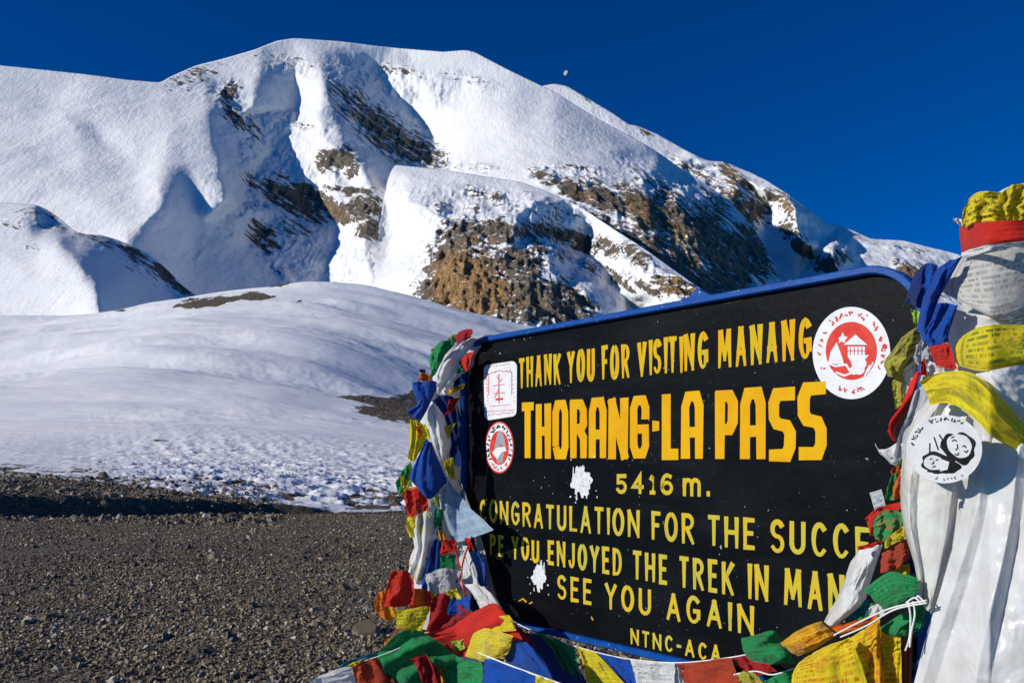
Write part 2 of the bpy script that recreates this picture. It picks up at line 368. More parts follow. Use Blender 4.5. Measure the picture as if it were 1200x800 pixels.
main_at = massif('mountain_peak', M_main, main_sky, -260, 960, 470, base_main, main_pts, main_rock,
       warm=[(760, 262, 20, 40, -25, .45), (690, 235, 30, 10, 28, .35), (800, 290, 16, 40, -25, .5), (740, 245, 10, 20, 0, .5), (395, 250, 26, 9, 35, .4)], rows=320, dx=1.3, k=1.0, facets=main_facets, turn=4.6, rough=main_rough)

spur_sky = [(395, 470), (412, 400), (425, 345), (432, 320), (440, 292), (450, 262), (455, 248), (452, 226), (446, 200), (448, 195), (462, 193), (520, 199), (570, 207), (610, 213), (640, 224), (680, 243), (705, 259), (760, 295), (820, 338), (870, 366), (960, 420), (1000, 470)]
spur_sky = [(380, 402), (405, 352), (422, 318), (434, 294), (442, 272), (447, 250), (451, 226), (454, 209), (460, 198), (462, 193), (520, 199), (570, 207), (610, 213), (640, 224), (680, 243), (705, 259), (760, 295), (820, 338), (870, 366), (960, 420), (1000, 460)]
base_spur = lambda x, y: 1480 + 2.6 * (380 - y)
spur_pts = [(340, 170, 150), (340, 500, 60), (1020, 500, -150), (1020, 170, 100), 
    (480, 235, -10), (500, 272, -50), (480, 320, -60), (520, 265, -95), (560, 262, -125), (540, 310, -190), (505, 300, -80), (490, 345, -80), (520, 345, -160), (560, 355, -225), (600, 300, -190),
    (620, 345, -235), (660, 355, -225), (690, 378, -200), (575, 259, -125), (604, 268, -175), (650, 300, -195), (690, 340, -190), (712, 370, -185),
    (606, 250, -60), (615, 262, -40), (625, 239, -70), (660, 232, -75), (700, 254, -95), (622, 272, -50), (650, 283, 10), (690, 292, 20), (660, 262, -20), (690, 270, -20), (700, 308, -60), (672, 305, -80), (740, 320, -170), (780, 330, -190), (820, 345, -190),
    (680, 243, -80), (760, 297, -175), (820, 339, -195), (725, 345, -110), (742, 372, -40), (715, 330, -60), (765, 352, -140), (790, 375, -185), (520, 200, 45), (560, 230, -10), (595, 225, -10), (540, 246, -40), (480, 207, 55),
    (590, 248, -60), (640, 226, -30), (600, 420, -240), (700, 420, -230), (800, 420, -200), (450, 420, -60), (870, 380, -180)]
KS = 1.5
spur_pts += [(x, y, (main_at(x, y) - d - base_spur(x, y)) / KS) for x, y, d in ((458, 250, 40), (449, 256, 20), (443, 276, 12), (434, 297, 8), (422, 320, 6), (405, 354, 5), (385, 400, 5), (360, 410, 0), (440, 330, 14), (425, 360, 8), (450, 222, 130), (450, 196, 220), (452, 300, 22), (465, 270, 60), (480, 193, 300))]
spur_facets = [([(602, 265), (605, 255), (617, 242), (620, 237), (645, 232), (660, 237), (682, 247), (702, 260), (700, 277), (702, 290), (690, 295), (677, 287), (645, 277), (620, 275), (606, 270)], 1.0),
    ([(660, 290), (680, 308), (700, 322), (725, 348), (742, 374), (728, 374), (705, 347), (685, 324), (668, 305)], .6), ([(515, 263), (522, 288), (520, 305), (513, 295), (505, 288)], .9), ([(517, 255), (527, 262), (522, 276)], .9), ([(550, 238), (565, 252), (555, 257), (550, 250)], 1),
    ([(770, 310), (800, 330), (815, 350), (790, 345)], .5), ([(560, 262), (572, 280), (570, 300), (560, 290)], .5), ([(590, 300), (600, 320), (595, 335), (586, 318)], .5)]
spur_rock = [(545, 275, 30, 18, -10, 1), (580, 275, 26, 18, 10, 1), (530, 310, 30, 30, 40, 1), (510, 345, 22, 26, 40, 1), (560, 335, 46, 44, 10, 1), (610, 315, 36, 26, 40, .85), (610, 350, 60, 34, 20, 1), (660, 355, 44, 24, 35, .92), (625, 290, 26, 10, 45, .75),
    (560, 228, 16, 6, 20, .55), (582, 234, 9, 7, 0, .75), (515, 245, 9, 7, 30, .6), (597, 248, 8, 5, 0, .55), (555, 245, 9, 10, 0, .5), (522, 262, 7, 9, 0, .6), (630, 230, 14, 4, 20, .4),
    (640, 275, 40, 10, 15, .8), (680, 285, 26, 12, 20, .9), (710, 290, 22, 10, 30, .85), (655, 252, 40, 12, 10, .35), (745, 300, 24, 12, 40, .8), (790, 338, 34, 10, 25, .75), (820, 345, 24, 8, 25, .8), (690, 315, 16, 7, 35, .6), (725, 330, 30, 5, 38, .5), (660, 300, 30, 6, 25, .55), (760, 340, 30, 6, 35, .5)]
massif('mountain_spur', M_spur, spur_sky, 380, 1000, 470, base_spur, spur_pts, spur_rock, rock_amp=1.6,
       warm=[(545, 335, 36, 40, 10, 1), (575, 345, 26, 30, 0, .8), (565, 290, 20, 14, 0, .5), (600, 360, 30, 14, 0, .4), (795, 338, 30, 12, 25, .6), (640, 350, 30, 20, 0, .3)], rows=230, dx=1.2, snow_amp=1.0, k=KS, facets=spur_facets, turn=5.0, reach=60, rough=[(570, 235, 60, 24, 8, .8), (515, 255, 40, 26, 60, .9), (470, 250, 40, 50, 80, .55), (640, 255, 70, 26, 15, .9), (720, 320, 80, 34, 35, .8), (470, 310, 30, 40, 0, .25), (560, 330, 80, 60, 0, .6)])

far_sky = [(560, 112), (620, 104), (640, 100), (650, 98), (665, 101), (690, 116), (720, 134), (738, 147), (745, 147), (770, 157), (800, 174), (830, 189), (850, 190), (862, 195), (880, 202), (900, 212), (930, 232), (955, 250), (972, 264), (982, 263), (1000, 270), (1022, 280),
           (1060, 282), (1090, 290), (1120, 297), (1160, 312), (1200, 335), (1350, 380)]
base_far = lambda x, y: 2700 + 4.0 * (380 - y)
far_pts = [(500, 60, 100), (500, 520, 0), (1400, 520, 0), (1400, 60, 200), (647, 99, 0), (720, 134, -20), (800, 175, 0), (850, 193, -60), (865, 205, -120), (860, 235, -160), (880, 220, -60), (900, 240, -40), (918, 232, -150), (930, 250, -210), (940, 285, -240), (945, 262, -120), (960, 290, -130),
    (960, 255, -60), (975, 300, -330), (990, 300, -220), (1005, 310, -120), (982, 264, 160), (1003, 275, 60), (1050, 285, 60), (1060, 310, -60), (1100, 330, -40), (1110, 297, 60), (830, 210, -60), (790, 200, -40), (800, 240, -60), (850, 290, 40), (900, 300, 100), (930, 330, 60), (880, 340, 60), (1000, 360, -160), (1200, 380, 0), (760, 180, -20), (815, 188, -80), (825, 205, -20)]
far_facets = [([(780, 200), (812, 226), (863, 236), (905, 252), (940, 270), (978, 293), (1000, 312), (1005, 420), (780, 420)], .75), ([(925, 230), (940, 245), (958, 265), (972, 285), (975, 292), (965, 288), (950, 268), (935, 250)], 1), ([(976, 263), (986, 265), (1006, 281), (1000, 284), (985, 275)], 1),  # first outline: the peak's cast shadow, shaped into the slope by turning it
    ([(845, 195), (862, 208), (872, 225), (860, 222), (850, 208)], .8), ([(690, 122), (725, 145), (745, 160), (720, 146)], .5)]
far_rock = [(855, 203, 9, 16, -30, .85), (845, 200, 22, 5, 40, .5), (862, 228, 10, 8, 20, .75), (880, 225, 30, 6, 50, .55), (815, 205, 44, 7, 35, .6), (835, 215, 36, 5, 38, .55), (920, 240, 6, 24, -20, .6), (905, 232, 24, 7, 50, .45), (690, 117, 34, 4, 35, .3), (755, 155, 10, 5, 30, .5),
    (880, 250, 20, 22, 40, .7), (930, 280, 24, 10, 50, .8), (850, 240, 24, 20, 40, .7), (965, 310, 18, 9, 10, .8), (985, 300, 16, 7, 20, .6), (1040, 288, 24, 4, 10, .5), (1072, 293, 20, 4, 10, .55), (1060, 318, 24, 9, -10, .7), (1010, 300, 8, 4, 0, .5), (1048, 308, 4, 5, 0, .6), (1090, 335, 40, 14, 10, .6), (1005, 276, 10, 4, 20, .5)]
massif('mountain_far_ridge', M_far, far_sky, 560, 1350, 470, base_far, far_pts, far_rock, k=1.2, facets=far_facets, turn=4.0, reach=110, rough=[(850, 230, 90, 40, 40, 1), (720, 135, 60, 10, 35, .7), (950, 280, 70, 30, 45, .9), (1060, 300, 80, 20, 10, .5)], warm=[(860, 215, 20, 25, 0, .5), (922, 240, 8, 24, -20, .5), (1065, 318, 30, 10, 0, .6)], rows=200, dx=1.6)

knoll_sky = [(-200, 225), (-100, 232), (0, 237), (20, 238), (34, 239), (42, 240), (52, 244), (65, 252), (78, 263), (88, 271), (100, 274), (118, 275), (135, 280), (150, 286), (175, 298), (195, 315), (212, 333), (222, 341), (240, 352), (300, 400), (330, 440)]
base_knoll = lambda x, y: 820 + 2.2 * (370 - y)
knoll_pts = [(-240, 180, 60), (-240, 500, 0), (360, 500, 160), (360, 180, 200), (-100, 300, 0), (0, 300, -30), (40, 280, -20), (66, 283, -45), (92, 312, -75), (116, 345, -95), (118, 370, -100), (100, 277, 10), (150, 290, 70), (190, 316, 115), (220, 342, 150), (170, 345, 60), (150, 320, 25), (200, 380, 110),
    (42, 241, 20), (28, 255, -5), (60, 262, 50), (85, 271, 50), (20, 266, -10), (-30, 245, 20), (50, 330, -60), (0, 370, -40), (-100, 380, -20), (100, 420, -90), (250, 400, 160)]
knoll_rough = [(20, 262, 60, 8, 0, .5), (160, 300, 60, 14, 35, .6)]
knoll_facets = [([(66, 282), (75, 279), (88, 279), (100, 281), (130, 291), (150, 303), (180, 325), (210, 346), (240, 400), (118, 400), (118, 345), (105, 322), (90, 305), (80, 295)], 1), ([(42, 244), (55, 250), (75, 262), (88, 272), (60, 268), (48, 266), (45, 255)], 1)]
knoll_rock = [(40, 250, 14, 4, 10, .75), (15, 265, 22, 3, 10, .6), (55, 266, 30, 3, 4, .55), (100, 277, 18, 4, 5, .7), (120, 283, 30, 8, 18, .6), (160, 300, 34, 8, 32, .75), (190, 318, 22, 8, 42, .95), (212, 338, 16, 6, 35, .9), (170, 312, 34, 10, 35, .5), (30, 246, 14, 3, -10, .6), (60, 255, 24, 6, 35, .55), (40, 290, 14, 3, 10, .3), (-40, 260, 60, 6, 0, .5)]
massif('snow_knoll', M_knoll, knoll_sky, -200, 330, 450, base_knoll, knoll_pts, knoll_rock, rows=180, dx=1.3, back=.5, k=1.2, facets=knoll_facets, turn=3.2, reach=60, rough=knoll_rough, snow_amp=.8, rock_amp=.4)
for n in ('mountain_peak', 'mountain_spur', 'mountain_far_ridge', 'snow_knoll'):
    tag(bpy.data.objects[n], kind='structure')

# ------------------------------------------------------------------ ground: gravel pass, scarp, snow field and hill, one sheet to the horizon
cx_ = np.array([-500, -200, 0, 100, 140, 200, 260, 330, 380, 450, 520, 600, 650, 720, 900, 1200, 1700], float)
cy_ = np.array([372, 370, 366, 363, 357, 345, 334, 327, 329, 340, 358, 378, 388, 400, 425, 450, 470], float)
_t = np.arange(-800, 2000, 5.0)
def smooth_interp(x, xp, fp, s=9):
    return np.interp(x, _t, gblur(np.repeat(np.interp(_t, xp, fp)[None], 3, 0), s)[1])
def scarp_Y(x):                     # the low stony step runs from near the camera on the left away to the right
    return smooth_interp(x, [-600, 0, 250, 470, 700, 1700], [19, 21.5, 25.5, 29.0, 33, 36])
def scarp_h(x):
    return smooth_interp(x, [-600, 0, 200, 330, 470, 700, 1700], [.62, .58, .48, .26, .10, .06, .06])
def ground_h(PXc, Y):
    """height of the ground at azimuth column PXc (photo x) and distance Y"""
    Ys = scarp_Y(PXc); h = scarp_h(PXc)
    near = -0.02 * np.clip(Y - 8, 0, 30) * np.clip((PXc - 0) / 470, 0, 1.2)
    near = near * 0.85
    X = (PXc - 600) / FPX * Y
    wob = 0.5 * fbm(np.stack([X / 3.0, Y / 3.0, 0 * X], -1), 3, 71)
    s = np.clip((Y - Ys - wob) / 0.5, 0, 1); s = s * s * (3 - 2 * s)
    cyy = smooth_interp(PXc, cx_, cy_, 5)
    # screen rows reached by the snow slope at set distances
    kY = np.array([32, 40, 52, 75, 120, 180, 250, 330], float)
    y0 = np.array([0.0, .055, .12, .22, .40, .60, .82, 1.0])
    fr = np.interp(Y, kY, y0)
    lift = smooth_interp(PXc, [-500, 0, 250, 470, 1700], [6, 6, -10, -24, -24])
    row = (560 - lift) + (cyy - (560 - lift)) * fr
    zs = CAMZ + (HZ - row) / FPX * Y
    zb = near + h * s
    k = np.clip((Y - Ys - 1.0) / 9.0, 0, 1); k = k * k * (3 - 2 * k)
    z = zb * (1 - k) + zs * k
    zc = CAMZ + (HZ - cyy) / FPX * 330
    far = zc - 12 * np.clip((Y - 330) / 120, 0, 1) ** 1.5 * 1.0
    far = np.where(Y > 450, zc - 12 - (zc - 12 + 10) * np.clip((Y - 450) / 1500, 0, 1), far)
    z = z + np.exp(-((Y - 185) / 60) ** 2) * smooth_interp(PXc, [-400, 0, 140, 560, 900, 1700], [-5, 3, 8, -8, -10, -10], 12)
    return np.where(Y > 330, far, z), s
cols = np.concatenate([np.arange(-500, 20, 6), np.arange(20, 640, 2.2), np.arange(640, 1700, 8)])
cols = np.concatenate([np.arange(-500, -10, 6), np.arange(-10, 640, 2.0), np.arange(640, 1705, 8)])
Yr = np.concatenate([np.linspace(0.4, 6, 20), np.geomspace(6.1, 19, 70), np.geomspace(19.1, 60, 330), np.geomspace(60.5, 340, 330), np.geomspace(345, 900, 40), np.geomspace(1000, 30000, 24)])
PXg, Yg = np.meshgrid(cols, Yr)
Zg, Sg = ground_h(PXg, Yg)
Xg = (PXg - 600) / FPX * Yg
Q = np.stack([Xg, Yg, 0 * Xg], -1)
Zg = Zg + np.clip((Yg - 45) / 40, 0, 1) * (Yg < 340) * np.clip(Yg / 150, .25, 1.2) * 5.5 * fbm(np.stack([Xg / 85 + Yg / 130, Yg / 34, 0 * Xg], -1), 3, 115)
PYg = HZ - (Zg - CAMZ) / Yg * FPX
# snow cover (1) or bare gravel (0)
beyond = np.clip((Yg - scarp_Y(PXg)) / 0.4, 0, 1)
edge_n = fbm(Q / 2.2, 4, 81)
bank = np.interp(PXg, [-500, 0, 120, 200, 250, 320, 470, 1700], [9.5, 8.0, 6.0, 4.0, 2.4, .6, .2, .2])   # bare width behind the step
snow = np.clip((Yg - scarp_Y(PXg) - bank) / 1.6 + edge_n * 1.1 + 0.35, 0, 1)
drift = np.clip(fbm(np.stack([Xg / 2.6, Yg / 1.1, 0 * Xg], -1), 4, 83) * 3 - .55, 0, 1) * (Yg > scarp_Y(PXg) + .3) * np.interp(PXg, [-500, 0, 120, 250, 1700], [.5, .7, 1, 1, 1])
snow = np.maximum(snow, drift)
snow = np.where(Yg > 60, 1, snow) * beyond
patch = blob_mask(PXg, PYg, [(472, 483, 54, 16, 4, 1), (430, 468, 34, 4, 3, .9), (520, 480, 50, 22, 0, 1), (255, 352, 50, 6, -7, .9), (235, 356, 42, 4, -5, .9), (300, 349, 20, 3, -5, .8), (322, 334, 16, 2.2, -3, .8),
                             (186, 517, 7, 1.2, 0, .5), (140, 364, 10, 1.5, 0, .7), (345, 353, 12, 2, -5, .6)]) * (Yg > 32) * (Yg < 345)
snow = np.clip(snow - np.clip(patch * 1.5 - .25 + 1.5 * fbm(Q / np.array([5, 9, 1]), 5, 91, .65), 0, 1) * np.clip(patch * 4, 0, 1), 0, 1)
crust = np.clip(fbm(np.stack([Xg / 34, Yg / 16, 0 * Xg], -1), 3, 131) * 2.4 + .1, 0, 1) * np.clip((Yg - 50) / 40, 0, 1) * (Yg < 340)
Zg = Zg + crust * np.clip(Yg / 160, .2, 1) * (.15 * fbm(np.stack([Xg / 4.2 + Yg / 9, Yg / 5, 0 * Xg], -1), 5, 133, .7, True) + .17 * fbm(Q / np.array([3.0, 1.6, 1]), 4, 135, .7))
gap_ = np.exp(-((Yg - 33) / 9) ** 2) * (Yg > scarp_Y(PXg) + .4)
snow = np.clip(snow - gap_ * np.clip(fbm(Q / np.array([1.0, 1.3, 1]), 5, 137, .6) * 3.2 - .05, 0, 1), 0, 1)
farp = (Yg > 44) * (1 - snow)
Zg = Zg + farp * .2 * fbm(Q / 2.0, 4, 93, ridged=True)
# relief: gravel lumps near, wind-cut snow in the middle, swells beyond
mid = np.clip((Yg - 20) / 8, 0, 1)
cut = np.exp(-((Yg - 42) / 25) ** 2) * np.interp(PXg, [-500, 60, 220, 1700], [.12, .2, 1, 1]) * np.clip((Yg - scarp_Y(PXg) - 0.5) / 1.5, 0, 1)
rot = np.stack([Xg * .9 + Yg * .45, (Yg * .9 - Xg * .45) * 1.0, 0 * Xg], -1)
Zg = Zg + 0.34 * cut * snow * fbm(rot / np.array([1.5, .7, 1]), 4, 101, ridged=True) + 0.10 * cut * (1 - snow) * fbm(Q / .5, 3, 107)
rip = np.clip((Yg - 45) / 40, 0, 1) * (Yg < 340)
rq = np.stack([Xg / 16, Yg / 40 + Xg / 60, 0 * Xg], -1)
Zg = Zg + rip * (0.30 * fbm(rq * .6, 3, 111) + 0.30 * fbm(np.stack([Xg / 9 + Yg / 40, Yg / 5, 0 * Xg], -1), 4, 113) * snow) * np.clip(Yg / 150, .25, 1.2)
Zg = Zg + (1 - mid) * 0.025 * fbm(Q / .8, 3, 117) + beyond * (1 - snow) * .05 * fbm(Q / .35, 2, 119, ridged=True)
# a loose shoulder of rubble on top of the step on the left
G = np.stack([Xg, Yg, Zg], -1)
N = NT('gravel_and_snow'); g = N.geo()
sn = N.attr('snow')
n1 = N.noise(g, 1.6, 6, 0.65)
f = N.ramp(N.math('ADD', sn, N.math('MULTIPLY', N.math('SUBTRACT', n1, 0.5), 0.9)), 0.46, 0.54)
f = N.math('MULTIPLY', f, N.ramp(sn, 0.01, 0.06))
vo = N.n('TexVoronoi', i_Scale=17.0); N.link(g, vo.inputs['Vector'])
vo2 = N.n('TexVoronoi', i_Scale=38.0); N.link(g, vo2.inputs['Vector'])
hs = N.n('SeparateColor'); N.link(vo.outputs['Color'], hs.inputs[0])
gc = N.mix(hs.outputs[0], (0.056, 0.046, 0.033), (0.19, 0.152, 0.10))
gc = N.mix(N.ramp(N.noise(g, 0.25, 4), 0.35, 0.7), gc, N.mix(0.5, gc, (0.12, 0.092, 0.062)))
scol = N.mix(N.ramp(N.noise(g, 0.12, 4), 0.3, 0.7), (0.80, 0.82, 0.86), (0.90, 0.90, 0.90))
hgt = N.math('ADD', N.math('MULTIPLY', vo.outputs['Distance'], -1.0), N.math('MULTIPLY', vo2.outputs['Distance'], -0.4))
gb = N.bump(hgt, 0.05, 1.0)
sv = N.map(N.map(g, (1, 1, 1), (0, 0, R(8))), (.10, .55, .4))
sb = N.bump(N.noise(sv, 1.0, 7, 0.66), 0.32, 0.85)
sb = N.bump(N.noise(g, 3.0, 5, 0.6), 0.04, 0.6, sb)
mb = N.n('Mix', data_type='VECTOR'); N.link(f, mb.inputs[0]); N.link(gb, mb.inputs[4]); N.link(sb, mb.inputs[5])
N.set(Base_Color=N.mix(f, gc, scol), Normal=mb.outputs[1], Roughness=0.75); N.b.inputs['Specular IOR Level'].default_value = 0.25
M_ground = N.m
tag(grid_mesh('ground', G, M_ground, attrs={'snow': snow}), kind='structure')
# ------------------------------------------------------------------ loose stones
def ground_z(px, Y):
    i = np.clip(np.searchsorted(cols, px) - 1, 0, len(cols) - 2); j = np.clip(np.searchsorted(Yr, Y) - 1, 0, len(Yr) - 2)
    u = (px - cols[i]) / (cols[i + 1] - cols[i]); v = (Y - Yr[j]) / (Yr[j + 1] - Yr[j])
    return Zg[j, i] * (1 - u) * (1 - v) + Zg[j, i + 1] * u * (1 - v) + Zg[j + 1, i] * (1 - u) * v + Zg[j + 1, i + 1] * u * v

def rot_mats(n, tilt):
    a = rng.uniform(0, 2 * np.pi, n); b = rng.normal(0, tilt, n); c = rng.normal(0, tilt, n)
    ca, sa, cb, sb, cc, sc = np.cos(a), np.sin(a), np.cos(b), np.sin(b), np.cos(c), np.sin(c); o, z = np.ones(n), np.zeros(n)
    Rz = np.stack([np.stack([ca, -sa, z], -1), np.stack([sa, ca, z], -1), np.stack([z, z, o], -1)], 1)
    Rx = np.stack([np.stack([o, z, z], -1), np.stack([z, cb, -sb], -1), np.stack([z, sb, cb], -1)], 1)
    Ry = np.stack([np.stack([cc, z, sc], -1), np.stack([z, o, z], -1), np.stack([-sc, z, cc], -1)], 1)
    return Rx @ Ry @ Rz

# a broken slate chip: irregular hexagonal prism with a smaller, shifted top
HEXF = [(5, 4, 3, 2, 1, 0), (6, 7, 8, 9, 10, 11)] + [(k, (k + 1) % 6, 6 + (k + 1) % 6, 6 + k) for k in range(6)]
def chips(pos, size, flat, tilt):
    n = len(pos)
    ang = (np.arange(6) * np.pi / 3)[None] + rng.uniform(-.38, .38, (n, 6)); r = rng.uniform(.55, 1.1, (n, 6))
    el = rng.uniform(.55, 1, (n, 1))
    V = np.zeros((n, 12, 3))
    V[:, :6, 0] = np.cos(ang) * r; V[:, :6, 1] = np.sin(ang) * r * el; V[:, :6, 2] = -1 + rng.uniform(-.3, .3, (n, 6))
    k = rng.uniform(.55, .95, (n, 6))
    V[:, 6:, 0] = np.cos(ang) * r * k + rng.uniform(-.15, .15, (n, 1)); V[:, 6:, 1] = np.sin(ang) * r * el * k + rng.uniform(-.15, .15, (n, 1)); V[:, 6:, 2] = 1 + rng.uniform(-.45, .3, (n, 6))
    V[..., 2] *= flat[:, None]
    V = np.einsum('nij,nkj->nki', rot_mats(n, tilt), V) * size[:, None, None] * .5 + pos[:, None, :]
    return V

def chips_mesh(name, V, tint, mat):
    n = len(V); me = bpy.data.meshes.new(name)
    tri = np.array([x for f in HEXF for x in f]); ls = np.array([len(f) for f in HEXF])
    li = (tri[None] + (np.arange(n) * 12)[:, None]).reshape(-1).astype(np.int32)
    lt = np.tile(ls, n); st = np.concatenate([[0], np.cumsum(lt)[:-1]]).astype(np.int32)
    me.vertices.add(n * 12); me.vertices.foreach_set('co', V.reshape(-1).astype(np.float32))
    me.loops.add(len(li)); me.loops.foreach_set('vertex_index', li)
    me.polygons.add(len(lt)); me.polygons.foreach_set('loop_start', st); me.polygons.foreach_set('use_smooth', np.zeros(len(lt), bool))
    a = me.attributes.new('tint', 'FLOAT', 'POINT'); a.data.foreach_set('value', np.repeat(tint, 12).astype(np.float32))
    me.materials.append(mat); me.update(calc_edges=True); me.validate()
    o = bpy.data.objects.new(name, me); C.objects.link(o)
    return o

N = NT('slate_chips'); g = N.geo(); t = N.attr('tint')
cr = N.n('ValToRGB'); N.link(t, cr.inputs[0]); e = cr.color_ramp.elements
e[0].position = 0; e[0].color = (0.042, 0.037, 0.030, 1); e[1].position = 1; e[1].color = (0.52, 0.46, 0.37, 1)
for p, c in ((.3, (.135, .107, .064)), (.55, (.22, .172, .098)), (.75, (.32, .24, .13)), (.9, (.38, .315, .21))):
    x = cr.color_ramp.elements.new(p); x.color = (*c, 1)
col = N.mix(N.ramp(N.noise(g, 60, 4), .35, .7), cr.outputs[0], N.mix(.45, cr.outputs[0], (.05, .045, .04)))
N.set(Base_Color=col, Roughness=.62, Normal=N.bump(N.noise(g, 90, 4), .006, .5)); N.b.inputs['Specular IOR Level'].default_value = .35
M_chip = N.m
def scatter(n, Y0, Y1, p0, p1, med, sig, smax):
    Y = np.sqrt(rng.uniform(Y0 ** 2, Y1 ** 2, n)); px = rng.uniform(p0, p1, n)
    s = np.clip(np.exp(rng.normal(math.log(med), sig, n)), .012, smax)
    return px, Y, s
px, Y, s = [np.concatenate(v) for v in zip(scatter(9000, 4.8, 13, -420, -40, .045, .52, .17), scatter(9000, 13, 33, -420, -40, .055, .47, .2), scatter(42000, 4.8, 13, -40, 700, .031, .42, .15), scatter(42000, 13, 33, -40, 720, .042, .40, .18), scatter(4200, 20.5, 34, -60, 330, .10, .5, .34), scatter(9000, 5, 13, 700, 1300, .05, .5, .17), scatter(9000, 13, 33, 720, 1300, .065, .45, .2), scatter(500, 28, 60, -40, 480, .08, .5, .3))]
keep = (Y < scarp_Y(px) + .2) | (rng.uniform(0, 1, len(Y)) < np.where(px < 330, .8, .12) * (Y < scarp_Y(px) + 9))
thin = fbm(np.stack([(px - 600) / FPX * Y / 1.6, Y / 2.4, 0 * Y], -1), 3, 151); keep &= (rng.uniform(0, 1, len(Y)) > np.clip((thin - .08) * 3.0, 0, .75)) | (s > .08)
px, Y, s = px[keep], Y[keep], s[keep]
pos = np.stack([(px - 600) / FPX * Y, Y, ground_z(px, Y) + s * .12], -1)
jj, ii = np.nonzero((snow < .45) & (Yg > 34) & (Yg < 345) & (PXg < 700)); pk = rng.integers(0, len(jj), 2600)
ex = np.stack([Xg[jj[pk], ii[pk]] + rng.normal(0, .4, 2600), Yg[jj[pk], ii[pk]] + rng.normal(0, .4, 2600), Zg[jj[pk], ii[pk]]], -1); es = np.clip(np.exp(rng.normal(math.log(.0015), .5, 2600)) * ex[:, 1], 0.05, .7)
pos = np.concatenate([pos, ex]); s = np.concatenate([s, es])
V = chips(pos, s, rng.uniform(.16, .45, len(s)), .46)
tint = np.clip(rng.beta(1.5, 1.6, len(s)) * .92 + .25 * fbm(pos / 3.5, 3, 5), 0, 1); tint[-2600:] = np.clip(tint[-2600:] * .6 + .4, 0, 1); tint[rng.uniform(0, 1, len(s)) < .07] = rng.uniform(.9, 1)
tag(chips_mesh('gravel', V, tint, M_chip), kind='stuff', label='dark grey and brown slate gravel covering the pass', cat='gravel')
# the few big slabs one would notice
slabs = [(430, 742, .46, .16, .25, 'flat grey slate slab lying by the green flags of the pile'), (60, 724, .22, .3, .3, 'dark slab of slate low on the gravel by the picture edge'),
         (402, 690, .26, .35, .4, 'blocky brownish stone on the gravel near the orange flags'), (250, 655, .34, .35, .3, 'broad dark stone alone in the middle of the gravel'),
         (462, 592, .5, .5, .35, 'dark boulder at the gravel edge beside the red flag'), (120, 560, .62, .45, .4, 'largest dark rock on the stony bank under the snow')]
for x, y, sz, fl, tl, lab in slabs:
    Yy = 5.0
    for _ in range(60):
        zz = float(ground_z(np.array([float(x)]), np.array([Yy]))[0]); Yy = 0.7 * Yy + 0.3 * min(60, (CAMZ - zz) * FPX / max(y - HZ, 8))
    c = np.array([[(x - 600) / FPX * Yy, Yy, zz + sz * fl * .2]])
    o = chips_mesh('stone', chips(np.zeros((1, 3)), np.array([sz]), np.array([fl]), tl), np.array([.38]), M_chip); o.location = c[0]
    tag(o, lab, 'stone', 'larger stones on the gravel')
    bv = o.modifiers.new('bevel', 'BEVEL'); bv.width = sz * .03; bv.segments = 2

# ------------------------------------------------------------------ the sign
KD = 2876.0
def sdepth(px): return KD / (np.asarray(px, float) + 220)
SN = np.array([-0.773, -0.634, 0.0]); SN /= np.linalg.norm(SN)
SD = np.array([0.634, -0.773, 0.0]); SD /= np.linalg.norm(SD)
S0 = P3(545, 540, sdepth(545))
SN = np.array([-SD[1] * -1, -SD[0], 0.0]); SN = np.array([SD[1], -SD[0], 0.0])
def sp(px, py, lift=0.0):
    return P3(px, py, sdepth(px)) + SN * np.asarray(lift)[..., None] if np.ndim(lift) else P3(px, py, sdepth(px)) + SN * lift
def sl_(px, py):                        # pixel -> (along the board, height)
    p = P3(px, py, sdepth(px)); return np.array([np.dot(p - S0, SD), p[2]])
def bw(a, z, lift=0.0):                 # board coordinates -> world
    a = np.asarray(a, float); z = np.asarray(z, float)
    return S0[None, :] * np.array([1, 1, 0]) + a[..., None] * SD + z[..., None] * np.array([0, 0, 1]) + SN * lift
BW, BT, BB, BR = 2.012, 1.97, 0.785, 0.16

def paint_mat(name, col, col2=None, rough=.45, chips_=0.0, chipc=(.5, .5, .5), sc=20):
    N = NT(name); g = N.geo()
    c = N.mix(N.ramp(N.noise(g, sc, 4), .35, .65), col, col2 or col)
    if chips_: c = N.mix(N.ramp(N.noise(g, 55, 6, .7), .72 - chips_, .76 - chips_), c, chipc)
    N.set(Base_Color=c, Roughness=rough, Normal=N.bump(N.noise(g, 120, 3), .002, .25)); N.b.inputs['Specular IOR Level'].default_value = .12
    return N.m
M_blue = paint_mat('blue_frame_paint', (.002, .058, .27), (.004, .072, .33), .42, .09, (.35, .42, .52))
M_steel = paint_mat('post_paint', (.02, .08, .35), (.03, .10, .4), .5, .08, (.25, .18, .14))
N = NT('black_board_paint'); g = N.geo()
dust = N.ramp(N.noise(g, 2.2, 6, .65), .42, .8); sm = N.ramp(N.noise(N.map(g, (3, 3, 14)), 1.0, 5), .45, .8)
c = N.mix(N.math('MULTIPLY', dust, .35), (.0035, .0045, .006), (.016, .019, .022)); c = N.mix(N.math('MULTIPLY', sm, .35), c, (.018, .021, .026))
sp1 = N.ramp(N.noise(g, 75, 3, .6), .70, .73); sp2 = N.ramp(N.noise(g, 4.5, 4), .42, .62)
scr = N.math('MULTIPLY', N.ramp(N.noise(N.map(g, (40, 40, 3)), 1.0, 5, .7), .66, .72), N.ramp(N.noise(g, 3.1, 3), .5, .7))
c = N.mix(N.math('MULTIPLY', scr, .5), c, (.10, .11, .12))
